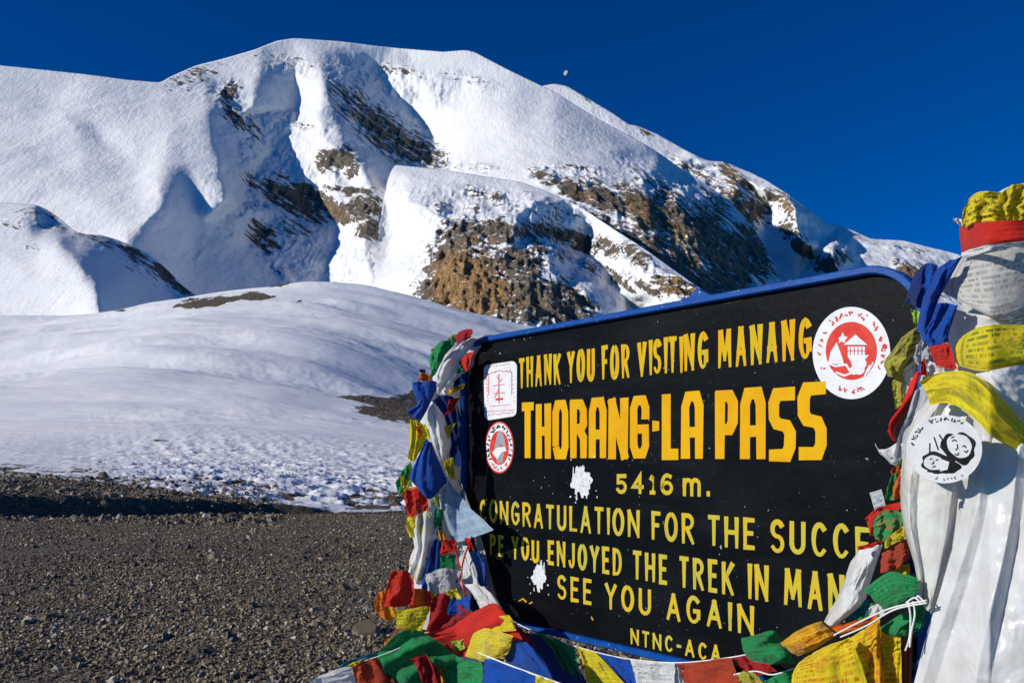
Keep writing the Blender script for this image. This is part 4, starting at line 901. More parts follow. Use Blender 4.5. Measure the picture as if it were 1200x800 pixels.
def tube(name, pts, rad, mat, label=None, cat=None, group=None, parent=None, seg=7, n=40, noise=0.0, seed=0):
    """pts: world points, rad: one radius or one per point"""
    P = cr_resample(np.array(pts, float), n); r = np.interp(np.linspace(0, 1, n), np.linspace(0, 1, np.size(rad)), rad) if np.size(rad) > 1 else np.full(n, float(rad))
    T = np.gradient(P, axis=0); T /= np.linalg.norm(T, axis=1)[:, None]
    up = np.array([0.13, .31, .94]); A = np.cross(T, up); A /= np.linalg.norm(A, axis=1)[:, None]; B = np.cross(T, A)
    a = np.linspace(0, 2 * np.pi, seg, endpoint=False)
    V = P[:, None] + r[:, None, None] * (np.cos(a)[None, :, None] * A[:, None] + np.sin(a)[None, :, None] * B[:, None])
    if noise:
        dirn = V - P[:, None]; V = V + dirn * (noise * fbm(V * 7, 4, seed, ridged=True) + noise * .6 * np.sin(P[:, 2] * 38 + 2 * a[None] + seed)[..., None] if False else (noise * fbm(V * np.array([7, 7, 11]), 4, seed, ridged=True))[..., None])
    c = np.zeros(3) if parent is None else np.array(parent.location)
    c0 = P.mean(0) if parent is None else c
    V = V.reshape(-1, 3) - c0
    F = [(i * seg + k, i * seg + (k + 1) % seg, (i + 1) * seg + (k + 1) % seg, (i + 1) * seg + k) for i in range(n - 1) for k in range(seg)]
    F += [tuple(range(seg))[::-1], tuple(range((n - 1) * seg, n * seg))]
    ob = mesh_obj(name, V, F, mat, parent)
    if parent is None: ob.location = c0; tag(ob, label, cat, group)
    return ob
def pp(px, py, o=0.0): return P3(px, py, cdepth(px) - o)

M_core = cloth_mat('grey'); M_cord = paint_mat('white_cord', (.70, .69, .66), (.78, .77, .75), .8); M_redcord = paint_mat('red_cord', (.5, .015, .02), (.6, .03, .02), .7)
WL, WR = 'cloths wound round the wrapped post beside the map sticker', 'cloths wound round the tall white wrapped pole'
PILE = 'flags heaped at the foot of the wrapped post'
LOWR = 'flags bunched under the white satin scarf'

# the two posts under their windings: a steel pipe inside a lumpy roll of cloth
def wrapped_post(label, path, radii, top_z, mat, seed):
    root = empty('wrapped_post', tuple(np.array(path[-1]) * np.array([1, 1, 0]))); tag(root, label, 'wrapped post')
    tube('winding', path, radii, mat, parent=root, seg=48, n=120, noise=.22, seed=seed)
    a, b = np.array(path[0]), np.array(path[-1])
    tube('pipe', [a + np.array([0, 0, top_z]), (a + b) / 2, b * np.array([1, 1, 0]) + np.array([0, 0, -.3])], .024, M_steel, parent=root, seg=14)
    return root
wrapped_post('slim post wound in white cloth under the coloured flags beside the map sticker',
             [pp(534, 404, .0), pp(524, 450, .02), pp(514, 520, .02), pp(514, 600, .02), pp(522, 700, .02), pp(522, 800, .02), pp(522, 900, .02)], [.03, .065, .085, .105, .14, .16, .15], -.02, cloth_mat('white'), 3)
D_R = 2.06
pr = lambda x, y: P3(x, y, D_R)
wrapped_post('thick pole wound in white cloth and topped by a red band',
             [pr(1208, 225), pr(1208, 262), pr(1208, 300), pr(1210, 360), pr(1208, 430), pr(1205, 520), pr(1200, 620), pr(1200, 760), pr(1200, 900)], [.08, .115, .125, .155, .165, .17, .16, .15, .15], -.02, cloth_mat('white'), 5)

def F(c, label, rows, o, pr=None, group=None, name='prayer_flag', cat='prayer flag', **kw):
    mk = {k: kw.pop(k) for k in ('satin', 'hem', 'c2', 'rws', 'pa') if k in kw}
    if 'rws' in mk: mk['rows'] = mk.pop('rws')
    if name == 'prayer_flag' and pr is None and kw.get('res', 44) > 22: pr = 'ink'; mk['pa'] = .6; mk['rows'] = 9
    return cloth(name, label, cat, cloth_mat(c, pr, **mk), rows, o, group, **kw)

# ---- wrapped post, top to bottom
F('green', 'green cloth curling over the top of the wrapped post beside the map sticker', [[(503, 417), (516, 401), (535, 396)], [(505, 432), (515, 416), (532, 405)], [(503, 443), (510, 438), (521, 415)]], .12, group=WL, bulge=.04, res=30)
F('crimson', 'dark red flap poking up at the very tip of the wrapped post', [[(533, 393), (541, 387), (554, 386)], [(534, 398), (542, 394), (554, 390)], [(536, 403), (543, 400), (552, 394)]], .13, group=WL, bulge=.03, res=24)
F('lime', 'narrow lime green strip between green cloth and dark red flap', [[(526, 396), (533, 391)], [(527, 402), (536, 400)]], .125, group=WL, res=16)
F('amber', 'small orange fold peeping from behind the green curl', [[(505, 409), (518, 402)], [(506, 414), (516, 407)]], .10, group=WL, res=16)
F('white', 'white scarf arching over the sign corner beside the green cloth', [[(512, 440), (521, 421), (545, 399, -.10), (578, 392, -.19)], [(515, 455), (529, 434, -.03), (550, 415, -.13), (570, 402, -.19)], [(521, 464), (535, 447, -.05), (549, 434, -.14), (560, 424, -.19)]], .14, group=WL, name='scarf', cat='scarf', bulge=.05, folds=(2.5, .014, 1.2))
F('red', 'small red flag tucked in under the arching white scarf', [[(538, 423), (547, 414), (556, 413)], [(540, 429), (548, 422), (553, 421)], [(543, 436), (547, 435), (549, 434)]], .12, group=WL, res=24)
F('green', 'little green scrap just below the small red flag', [[(526, 440), (540, 430)], [(526, 446), (543, 433)]], .13, group=WL, res=16)
F('navy', 'small navy flag below the green scrap by the sign frame', [[(530, 448), (544, 437)], [(532, 456), (544, 446)]], .12, group=WL, res=20)
F('gold', 'ochre flag end showing under the small navy flag', [[(522, 457), (545, 449)], [(524, 462), (543, 455)]], .11, group=WL, res=18)
F('orange', 'red orange tab just above the large blue flag on the wrapped post', [[(491, 437), (500, 438), (507, 444)], [(491, 446), (500, 447), (509, 449)]], .19, 'ink', WL, res=18)
F('navy', 'thin navy tip above the red orange tab', [[(491, 433), (498, 433)], [(492, 436), (499, 437)]], .17, group=WL, res=12)
F('blue', 'royal blue flag with a swallow tail end sticking out over the snow', [[(482, 448), (496, 447), (511, 446)], [(485, 461), (498, 460), (511, 458)], [(489, 472), (497, 472), (504, 472)], [(475, 481), (484, 487), (493, 494)]], .22, group=WL, bulge=.03)
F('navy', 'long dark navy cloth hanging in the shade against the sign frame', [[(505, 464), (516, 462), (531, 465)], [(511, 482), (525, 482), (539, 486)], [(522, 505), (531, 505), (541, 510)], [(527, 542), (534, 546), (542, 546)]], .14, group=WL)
F('white', 'white crumpled cloth between the yellow flag and the long navy cloth', [[(500, 485), (508, 472), (521, 486)], [(503, 504), (514, 503), (527, 508)], [(508, 520), (518, 525), (529, 520)], [(514, 534), (520, 538), (525, 536)]], .19, group=WL, name='scarf', cat='scarf', bulge=.03)
F('yellow', 'yellow flag with faint print below the swallow tailed blue flag', [[(480, 491), (489, 493), (499, 497)], [(480, 514), (489, 517), (503, 512)], [(478, 537), (485, 541), (491, 531)]], .17, 'greenink', WL, pa=.6)
F('orange', 'orange streak of cloth over the printed yellow flag', [[(488, 499), (493, 497)], [(491, 513), (495, 511)]], .19, group=WL, res=12)
F('blue', 'broad blue flag gathered to a point in the middle of the wrapped post', [[(499, 514), (503, 516), (507, 520)], [(487, 540), (500, 541), (515, 540)], [(480, 561), (501, 569), (524, 563)], [(484, 563), (503, 584), (519, 568)]], .25, group=WL, bulge=.04, folds=(3, .014, 0))
F('green', 'thin green flag with see through edge sticking out over the snow', [[(470, 553), (480, 543), (484, 545)], [(465, 563), (476, 560), (484, 563)], [(463, 566), (468, 580), (472, 578)]], .18, group=WL, c2='lime', res=24)
F('yellow', 'small yellow tab above the red flag with orange hem', [[(469, 556), (477, 561)], [(471, 570), (479, 572)]], .21, group=WL, res=14)
F('red', 'red flag with an orange hem standing out in front of the snow edge', [[(472, 573), (485, 570), (498, 570)], [(475, 590), (488, 588), (501, 584)], [(479, 608), (490, 604), (502, 597)]], .22, group=WL, hem='orange', folds=(1.3, .010, .3))
F('sky', 'pale blue pennant with its pointed end reaching over the sign', [[(520, 558), (523, 560), (526, 563)], [(517, 583), (532, 584), (546, 588)], [(523, 612), (544, 611), (563, 605)], [(530, 636), (553, 630), (578, 621)]], .22, 'blueink', WL, name='pennant', cat='pennant', pa=.5, folds=(2.5, .008, .2), rws=6, crump=.006)
F('lime', 'lime green scrap between broad blue flag and pale blue pennant', [[(506, 576), (518, 570)], [(508, 590), (519, 598)]], .22, group=WL, c2='white', res=18)
F('yellow', 'yellow flag with green print beside the broad blue flag', [[(520, 541), (531, 535)], [(523, 552), (534, 552)], [(525, 560), (534, 562)]], .22, 'greenink', WL, rws=6, res=24)
F('white', 'long white scarf with upright folds falling below the orange hem', [[(483, 598), (498, 596), (513, 589)], [(483, 625), (498, 625), (513, 622)], [(486, 648), (497, 648), (507, 646)], [(477, 673), (487, 684), (498, 684)]], .20, group=WL, name='scarf', cat='scarf', bulge=.04, folds=(2.6, .022, .15))
F('cream', 'creased white cloth in the middle behind the pale blue pennant', [[(504, 580), (513, 582), (523, 580)], [(508, 610), (518, 612), (530, 612)], [(513, 650), (524, 652), (536, 642)]], .19, group=WL, name='scarf', cat='scarf', folds=(2.6, .020, 0))
F('amber', 'narrow orange yellow strip over the creased white cloth', [[(513, 620), (522, 624)], [(516, 634), (526, 638)], [(519, 647), (528, 650)]], .23, group=WL, res=18)
F('blue', 'narrow dark blue flag folded lengthwise under the upright white folds', [[(509, 631), (513, 632), (518, 633)], [(501, 655), (508, 657), (517, 660)], [(494, 680), (501, 690), (509, 683)], [(493, 694), (498, 702), (504, 695)]], .23, group=WL, folds=(2, .015, 0))
F('grey', 'grey white knotted cloth with spread out creases above the red scarf', [[(499, 673), (521, 665), (541, 669)], [(500, 685), (520, 684), (543, 686)], [(502, 698), (522, 706), (541, 694)]], .28, group=WL, name='scarf', cat='scarf', bulge=.05, crump=.022)
F('white', 'white cloth crossed by a red cord beside the wide blue strip', [[(533, 640), (541, 638), (548, 639)], [(540, 664), (549, 664), (557, 666)], [(545, 692), (554, 692), (563, 690)]], .22, group=WL, name='scarf', cat='scarf', folds=(1.6, .015, 0))
F('blue', 'wide blue strip hanging closest to the sign low on the wrapped post', [[(547, 648), (553, 645), (561, 644)], [(553, 666), (561, 664), (569, 662)], [(559, 687), (564, 688), (570, 687)]], .16, group=WL, folds=(1.4, .012, 0))
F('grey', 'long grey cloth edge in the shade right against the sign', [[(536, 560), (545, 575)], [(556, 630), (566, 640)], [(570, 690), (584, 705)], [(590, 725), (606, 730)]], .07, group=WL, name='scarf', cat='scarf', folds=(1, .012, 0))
F('red', 'tiny red pennant at the point of the pale blue pennant', [[(544, 631), (550, 630)], [(548, 642), (556, 645)]], .24, group=WL, res=12)
tube('cord', [pp(553, 628, .27), pp(545, 650, .28), pp(541, 670, .29), pp(545, 700, .30)], .0035, M_redcord, 'thin red cord running down over the white cloth by the wide blue strip', 'cord')
tube('cord', [pp(532, 640, .27), pp(538, 660, .29), pp(541, 670, .30), pp(530, 690, .31)], .003, M_redcord, 'short red cord crossing the grey white knotted cloth', 'cord')

# ---- the heap below
F('white', 'white lump of cloth on top of the heap next to the sign', [[(545, 684), (556, 684), (568, 687)], [(556, 700), (568, 698), (582, 702)], [(563, 713), (577, 715), (592, 719)]], .28, group=PILE, name='scarf', cat='scarf', bulge=.05)
F('crimson', 'deep red see through flag in the middle of the heap', [[(507, 700), (520, 694), (536, 706), (546, 716)], [(503, 722), (520, 722), (541, 722), (562, 719)], [(499, 740), (518, 740), (545, 737), (572, 727)]], .34, group=PILE, folds=(2.6, .018, .4))
F('orange', 'orange flag at the outer edge of the heap over the gravel', [[(439, 697), (451, 691), (459, 698)], [(439, 710), (452, 710), (462, 712)], [(441, 718), (455, 727), (467, 722)]], .32, group=PILE, c2='amber')
F('red', 'orange red flag catching the sun at the outer top of the heap', [[(459, 669), (470, 668), (481, 671)], [(454, 688), (470, 690), (486, 690)], [(448, 710), (466, 711), (484, 708)]], .35, group=PILE, folds=(1.6, .016, .2))
F('orange', 'bright orange flag behind the printed small yellow flag', [[(484, 689), (494, 690), (504, 693)], [(482, 700), (494, 702), (506, 706)], [(480, 712), (494, 714), (508, 714)]], .335, group=PILE, c2='red')
F('yellow', 'small yellow flag with black prayer lines in the heap beside the gravel', [[(464, 714), (484, 712), (504, 710)], [(464, 725), (482, 725), (501, 723)], [(465, 736), (480, 737), (494, 738)]], .42, 'ink', PILE, folds=(1, .006, .5), crump=.004, rws=7)
F('yellow', 'crumpled yellow scrap between knotted cloth and deep red flag', [[(501, 697), (513, 694)], [(500, 703), (510, 705)]], .33, group=PILE, res=14)
F('yellow', 'yellow corner poking out above the deep red flag', [[(521, 693), (535, 690)], [(527, 700), (541, 702)]], .345, group=PILE, res=14)
F('red', 'long red scarf twisted across the heap towards the sign', [[(497, 741), (530, 732), (558, 714), (582, 708), (606, 738)], [(505, 748), (535, 747), (560, 736), (588, 730), (612, 747)], [(519, 762), (540, 770), (556, 764), (580, 750), (612, 760)]], .38, group=PILE, name='scarf', cat='scarf', bulge=.05, folds=(1.2, .024, 1.4), res=60)
F('green', 'large green flag sprawling over the front of the heap', [[(468, 738), (490, 738), (512, 750), (535, 768)], [(452, 756), (480, 762), (512, 767), (547, 776)], [(440, 772), (465, 785), (492, 792), (522, 792)], [(460, 806), (472, 810), (490, 812), (520, 806)]], .44, group=PILE, bulge=.03, folds=(2.6, .02, .6), res=60)
F('crimson', 'dark red strip lying across the green flags at the picture bottom', [[(481, 771), (494, 766), (501, 768)], [(490, 785), (502, 780), (512, 784)], [(496, 808), (508, 808), (519, 810)]], .49, group=PILE, folds=(1.4, .014, .2))
F('green', 'second green flag tucked between the dark red strip and blue flag', [[(516, 787), (545, 774), (564, 776)], [(520, 798), (544, 790), (566, 790)], [(521, 812), (545, 810), (562, 810)]], .47, group=PILE)
F('amber', 'orange yellow scrap beneath the dark red strip', [[(508, 781), (520, 778)], [(512, 800), (530, 804)], [(505, 812), (532, 812)]], .46, group=PILE, res=18)
F('yellow', 'yellow printed flag fanned out on the heap above the blue flags', [[(555, 741), (572, 736), (602, 745)], [(549, 756), (570, 757), (598, 760)], [(545, 768), (568, 775), (591, 771)]], .46, 'greyink', PILE, bulge=.04, folds=(1.3, .010, .4), pa=.7)
F('blue', 'blue flag sliding off the heap towards the sign bottom', [[(589, 766), (602, 750), (617, 752)], [(603, 784), (622, 772), (640, 778)], [(617, 806), (640, 800), (655, 806)]], .40, group=PILE, bulge=.03)
F('navy', 'dark navy sheet added as shadow behind the strung flags under the sign', [[(600, 742), (625, 742), (660, 755)], [(610, 775), (640, 775), (680, 785)], [(620, 812), (650, 812), (695, 812)]], .06, group=PILE, folds=(2, .015, .2))  # dark sheet standing in for the black shadow below the board
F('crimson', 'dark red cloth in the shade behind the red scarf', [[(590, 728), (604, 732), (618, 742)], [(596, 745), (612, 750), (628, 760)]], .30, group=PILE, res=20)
F('brown', 'brown red cloth underneath the heap near the small yellow flag', [[(462, 738), (480, 734), (500, 738)], [(455, 752), (470, 756), (490, 758)], [(450, 800), (480, 812), (520, 812)]], .36, group=PILE)

# small crumpled flags filling the gaps of the bundle
for c_, lab, x0, y0, x1, y1, o_, g_ in (('white', 'crumpled white scrap just under the red orange tab', 504, 450, 519, 467, .225, WL), ('red', 'red scrap on the upper part of the long navy cloth', 526, 468, 540, 484, .20, WL), ('yellow', 'yellow scrap at the edge between white crumple and navy cloth', 517, 497, 530, 513, .23, WL),
    ('white', 'white scrap tucked under the point of the broad blue flag', 508, 560, 524, 577, .27, WL), ('yellow', 'yellow printed scrap hanging below the orange hem', 484, 604, 499, 622, .25, WL), ('green', 'green crumpled flag in front of the creased white cloth', 506, 598, 521, 622, .24, WL),
    ('red', 'red crumpled flag on the upright white folds', 496, 634, 510, 658, .25, WL), ('green', 'green scrap hanging over the creased white cloth low down', 519, 652, 533, 673, .26, WL), ('yellow', 'yellow scrap low on the upright white folds', 486, 658, 499, 678, .24, WL), ('blue', 'small blue scrap between deep red flag and white lump', 533, 700, 549, 714, .37, PILE),
    ('red', 'small red scrap beside the pale blue pennant lower corner', 522, 634, 535, 648, .28, WL), ('yellow', 'yellow scrap lying on the long red scarf', 574, 720, 596, 737, .45, PILE), ('white', 'white scrap between brown red cloth and large green flag', 468, 742, 488, 757, .46, PILE), ('lime', 'lime scrap caught between long red scarf and large green flag', 528, 748, 547, 762, .45, PILE), ('yellow', 'yellow scrap on top of the large green flag', 498, 757, 514, 771, .47, PILE), ('orange', 'orange scrap at the edge of the large green flag', 455, 748, 470, 760, .46, PILE)):
    q_ = random.Random(int(x0 * 7 + y0)); w_, h_ = x1 - x0, y1 - y0; j_ = lambda a: q_.uniform(-a, a)
    k_ = j_(.45)                                   # a limp square of cloth caught by one edge, hanging askew
    c4 = [(x0 - 3 + j_(4), y0 + j_(4)), (x1 + 2 + j_(4), y0 + k_ * h_ * .5), (x0 - 1 + k_ * w_ + j_(4), y1 + 4 + j_(4)), (x1 + 3 + k_ * w_ + j_(5), y1 + j_(6))]
    mid_ = [((c4[0][0] + c4[2][0]) / 2 + j_(3), (c4[0][1] + c4[2][1]) / 2), ((c4[1][0] + c4[3][0]) / 2 + j_(4), (c4[1][1] + c4[3][1]) / 2)]
    F(c_, lab, [[c4[0], c4[1]], mid_, [c4[2], c4[3]]], o_ - .03, 'ink', g_, rws=6, pa=.5, crump=.007, bulge=.004, folds=(q_.uniform(1.2, 2.6), .009, j_(.7)), edge=.5, res=30)

# ---- strings of flags
def flag_string(label, pts, flags, o, cord_r=.0022):
    P = [pp(x, y, o) for x, y in pts]
    root = empty('prayer_flag_string', tuple(P[0])); tag(root, label, 'flag string', 'strings of prayer flags')
    tube('cord', P, cord_r, M_cord, parent=root)
    for c, rows, prn, kw in flags:
        mk = {k: kw.pop(k) for k in ('hem', 'c2', 'rws', 'pa') if k in kw}
        if 'rws' in mk: mk['rows'] = mk.pop('rws')
        cloth('flag', c + ' flag', None, cloth_mat(c, prn, **mk), rows, o + kw.pop('do', .004), parent=root, **kw)
flag_string('flag string with white, red and teal flags running from the heap over the gravel', [(356, 806), (380, 790), (412, 779), (445, 768), (470, 758)],
    [('white', [[(362, 804), (372, 792), (412, 779)], [(362, 812), (384, 802), (416, 793)], [(364, 822), (390, 816), (420, 812)]], 'greyink', {'pa': .5}), ('rust', [[(412, 779), (428, 773), (442, 770)], [(416, 793), (436, 788), (455, 786)], [(420, 814), (440, 812), (466, 806)]], None, {}),
     ('teal', [[(396, 779), (420, 770), (448, 762)], [(398, 782), (422, 773), (450, 765)]], None, {'do': -.03, 'res': 16}), ('yellow', [[(404, 781), (420, 774)], [(412, 781), (424, 776)], ], None, {'do': .012, 'res': 12})], .46)
flag_string('flag string with blue and yellow flags on a white cord in front of the heap', [(560, 764), (575, 770), (600, 780), (627, 790), (660, 802), (690, 816)],
    [('blue', [[(568, 770), (598, 780), (627, 791)], [(567, 788), (597, 797), (626, 806)], [(566, 812), (596, 818), (624, 824)]], None, {}), ('yellow', [[(627, 791), (642, 796), (658, 803)], [(626, 806), (642, 812), (660, 816)]], 'ink', {'res': 20})], .50, .0032)
flag_string('flag string with green, yellow, blue, white and red flags along the sign bottom', [(606, 730), (625, 739), (660, 752), (700, 764), (740, 772), (795, 776), (855, 770), (885, 764)],
    [('green', [[(624, 738), (648, 747), (672, 757)], [(645, 757), (660, 766), (677, 775)], [(660, 785), (670, 790), (683, 797)]], None, {}), ('yellow', [[(674, 756), (684, 760), (696, 763)], [(683, 778), (700, 778), (716, 782)], [(690, 812), (715, 812), (742, 812)]], 'ink', {'pa': .5}),
     ('blue', [[(694, 762), (716, 768), (740, 773)], [(714, 779), (728, 783), (744, 788)], [(735, 806), (742, 808), (750, 812)]], None, {'do': -.005}), ('white', [[(738, 772), (765, 775), (791, 776)], [(743, 788), (766, 790), (791, 791)], [(748, 812), (768, 812), (789, 812)]], 'ink', {'pa': .55, 'rws': 9}),
     ('grey', [[(789, 776), (798, 776)], [(790, 792), (803, 792)], [(789, 812), (808, 812)]], None, {'do': -.01, 'res': 18}), ('rust', [[(793, 777), (825, 774), (857, 770)], [(799, 791), (830, 788), (863, 786)], [(806, 812), (836, 812), (871, 812)]], 'ink', {'pa': .35}),
     ('crimson', [[(859, 771), (872, 767), (885, 767)], [(866, 780), (880, 778), (898, 776)], [(872, 788), (890, 790), (911, 786)]], None, {'do': .02})], .07)
flag_string('short flag string with olive and dark green flags under the green flag', [(860, 790), (885, 786), (905, 790), (930, 783)],
    [('olive', [[(862, 788), (880, 786), (897, 800)], [(866, 800), (882, 799), (900, 808)], [(868, 814), (884, 814), (902, 816)]], None, {}), ('green', [[(895, 798), (910, 790), (928, 785)], [(897, 808), (912, 804), (930, 802)], [(898, 818), (914, 818), (930, 816)]], None, {})], .18)

# ---- flags bunched in front of the thick pole
F('green', 'green rolled flag below the letters ACA', [[(868, 748), (888, 742), (909, 738)], [(872, 762), (892, 758), (920, 755)], [(878, 773), (900, 777), (932, 777)]], .24, group=LOWR, bulge=.06, folds=(1.5, .016, 1.2))
F('gold', 'rolled orange yellow flag with red print beside the green rolled flag', [[(914, 753), (936, 738), (962, 727)], [(920, 759), (944, 750), (972, 737)], [(935, 768), (955, 760), (980, 745)]], .30, 'redink', LOWR, bulge=.07, folds=(.5, .004, 0), rws=8)
F('orange', 'flat orange strip under the white twine', [[(966, 735), (996, 728), (1027, 718)], [(980, 744), (1005, 735), (1030, 725)]], .28, 'redink', LOWR, res=24, rws=5)
F('yellow', 'largest yellow flag with red prayer lines and picture at the picture bottom', [[(944, 770), (968, 757), (996, 746)], [(930, 786), (966, 776), (1004, 762)], [(925, 816), (966, 814), (1020, 812)]], .38, 'redink', LOWR, bulge=.03, folds=(.9, .012, .3), crump=.006, res=60)
F('yellow', 'orange yellow printed flag hanging next to the largest yellow flag', [[(992, 750), (1012, 737), (1030, 722)], [(1002, 775), (1018, 766), (1033, 760)], [(1008, 814), (1022, 814), (1036, 814)]], .34, 'redink', LOWR, c2='gold', folds=(1.6, .016, 0))
F('yellow', 'narrow yellow flag with striped print beside the white satin scarf', [[(1030, 740), (1043, 737), (1055, 733)], [(1034, 770), (1045, 769), (1056, 768)], [(1035, 814), (1046, 814), (1057, 814)]], .30, 'redink', LOWR, rws=16, folds=(1.2, .010, 0))
F('brown', 'reddish brown cloth in the gap beside the satin scarf', [[(1054, 728), (1070, 722)], [(1056, 748), (1069, 745)], [(1056, 812), (1068, 812)]], .24, group=LOWR, res=20)
F('green', 'printed green flag lying spread above the white twine', [[(1012, 691), (1042, 670), (1075, 676)], [(1025, 703), (1048, 691), (1076, 688)], [(1036, 716), (1055, 708), (1074, 700)]], .40, 'ink', LOWR, bulge=.03, folds=(1, .010, .4), crump=.006, rws=9)
F('green', 'darker green flag drooping below the white twine', [[(1032, 735), (1062, 716), (1088, 694)], [(1036, 742), (1062, 732), (1084, 716)], [(1044, 745), (1066, 744), (1082, 735)]], .30, group=LOWR, bulge=.04)
F('white', 'long twisted white scarf hanging in front of the letters MAN', [[(1003, 648), (1018, 638), (1034, 638)], [(995, 664), (1010, 665), (1026, 662)], [(989, 684), (1002, 686), (1018, 688)], [(978, 704), (994, 708), (1012, 706)], [(965, 727), (977, 733), (994, 722)]], .24, group=LOWR, name='scarf', cat='scarf', bulge=.06, folds=(1.8, .018, .9), res=60, satin=True)
F('red', 'thin red band tied round the twisted white scarf', [[(1004, 640), (1020, 637), (1034, 632)], [(1005, 644), (1021, 641), (1034, 636)]], .32, group=LOWR, res=14)
F('teal', 'small teal flag under the twisted white scarf', [[(990, 716), (1004, 706), (1018, 702)], [(991, 726), (1004, 722), (1016, 720)]], .25, group=LOWR, res=20)
F('green', 'little green flag wedged below the printed green flag', [[(1002, 716), (1014, 708), (1026, 706)], [(1000, 727), (1012, 726), (1024, 722)]], .245, group=LOWR, res=20)
F('white', 'small white knot below the printed green flag', [[(1018, 712), (1028, 706), (1036, 712)], [(1018, 724), (1028, 724), (1038, 720)]], .26, group=LOWR, name='scarf', cat='scarf', res=20)
F('rust', 'brick red flag slanting above the printed green flag', [[(1034, 648), (1048, 640), (1062, 631)], [(1032, 658), (1049, 654), (1066, 645)], [(1031, 671), (1046, 668), (1066, 655)]], .32, group=LOWR, bulge=.02)
F('navy', 'dark violet blue scrap beside the brick red flag', [[(1056, 656), (1068, 650)], [(1058, 668), (1074, 672)]], .28, group=LOWR, res=16)
F('yellow', 'yellow printed scrap in the hollow beside the printed green flag', [[(1046, 664), (1066, 660)], [(1050, 674), (1066, 674)]], .30, 'ink', LOWR, res=16, rws=5)
F('yellow', 'spotted yellow flag just above the brick red flag', [[(1037, 634), (1047, 624), (1060, 614)], [(1036, 644), (1048, 637), (1061, 632)]], .34, 'ink', LOWR, rws=5, res=24)
F('green', 'green flag with red line halfway up beside the satin scarf', [[(1026, 606), (1040, 597), (1058, 599)], [(1023, 619), (1039, 616), (1057, 614)], [(1026, 632), (1038, 634), (1054, 622)]], .32, 'redink', LOWR, rws=4, pa=.6)
F('red', 'red flag over the green flag halfway up beside the satin scarf', [[(1013, 607), (1030, 594), (1055, 588)], [(1017, 614), (1032, 603), (1055, 596)], [(1019, 628), (1024, 624), (1030, 610)]], .30, group=LOWR, res=26)
F('green', 'tie dyed flag going from green to red beside the satin scarf edge', [[(1036, 584), (1046, 586), (1058, 582)], [(1040, 570), (1048, 568), (1058, 566)], [(1046, 556), (1052, 552), (1060, 546)]], .30, group=LOWR, c2='orange', res=26)
F('rust', 'small red and green flag end above the tie dyed flag', [[(1043, 552), (1062, 535)], [(1046, 560), (1063, 548)]], .27, group=LOWR, c2='green', res=16)
F('paper', 'little white card sticking out over the sign beside the red flag', [[(1019, 577), (1033, 573)], [(1025, 598), (1038, 592)]], .18, 'blueink', LOWR, name='card', cat='card', res=14, folds=(1, .001, 0), crump=.001, rws=4, edge=.3)
F('white', 'loop of white cloth hooked over the sign edge below the red cords', [[(1025, 519), (1036, 527), (1062, 512)], [(1031, 530), (1043, 536), (1063, 526)], [(1044, 543), (1052, 546), (1064, 538)]], .24, group=LOWR, name='scarf', cat='scarf', bulge=.05)
F('grey', 'bluish grey plastic strip hanging beside the faces sticker', [[(1072, 458), (1084, 451), (1097, 461)], [(1063, 486), (1074, 488), (1086, 492)], [(1052, 515), (1062, 520), (1073, 522)], [(1048, 534), (1058, 536), (1068, 530)]], .34, group=WR, name='strip', cat='plastic strip', folds=(1.5, .012, 0), satin=True)
for k in range(4):
    tube('cord', [pp(1076 - 2 * k, 436 + 3 * k, .32), pp(1068 - 3 * k, 462 + 4 * k, .33), pp(1056 - 4 * k, 488 + 3 * k, .30), pp(1042 + 2 * k, 506 + 3 * k, .26)], .0045, M_redcord, 'one of the red cords slung beside the olive flag', 'cord', 'red cords beside the olive flag')
F('olive', 'olive yellow printed flag flapping over the edge of the round sticker', [[(1076, 382), (1066, 388), (1057, 396)], [(1078, 402), (1056, 410), (1037, 424)], [(1062, 425), (1052, 440), (1040, 440)]], .22, 'ink', WR, bulge=.05, rws=7, folds=(1.5, .016, .8))
F('olive', 'faded olive cloth hanging under the olive yellow printed flag', [[(1046, 446), (1058, 434), (1074, 420)], [(1047, 460), (1058, 452), (1073, 442)], [(1049, 480), (1058, 472), (1068, 458)]], .20, group=WR, c2='cream')
F('lime', 'pale lime scrap beneath the dark blue flag at the sign corner', [[(1068, 362), (1078, 366)], [(1070, 378), (1080, 385)]], .18, group=WR, res=14)
F('navy', 'darker blue flag crumpled at the sign corner', [[(1075, 317), (1086, 308), (1100, 312)], [(1066, 336), (1080, 338), (1094, 342)], [(1061, 353), (1074, 360), (1088, 364)]], .24, group=WR, c2='blue', bulge=.04)
F('blue', 'long bright blue flag pulled diagonally up to the red band', [[(1096, 316), (1112, 306), (1127, 300)], [(1088, 336), (1100, 334), (1114, 324)], [(1079, 360), (1090, 360), (1100, 350)], [(1074, 388), (1084, 394), (1094, 388)]], .28, group=WR, bulge=.04, folds=(1.6, .014, 0))
F('blue', 'blue flag hanging in folds above the red square', [[(1096, 354), (1110, 355), (1124, 357)], [(1092, 372), (1104, 374), (1118, 374)], [(1080, 390), (1096, 394), (1112, 392)], [(1087, 406), (1100, 404), (1112, 401)]], .30, group=WR, folds=(2, .018, 0))
F('red', 'red square of cloth under the hanging blue flag', [[(1089, 407), (1101, 404), (1112, 401)], [(1092, 418), (1104, 418), (1117, 416)], [(1096, 428), (1108, 431), (1122, 432)]], .33, group=WR, folds=(1, .006, 0), crump=.005)
F('grey', 'silvery cloth knot beside the red square', [[(1074, 404), (1083, 398), (1091, 404)], [(1071, 418), (1082, 415), (1092, 418)], [(1074, 428), (1083, 426), (1090, 426)]], .30, group=WR, name='scarf', cat='scarf', crump=.02, satin=True)
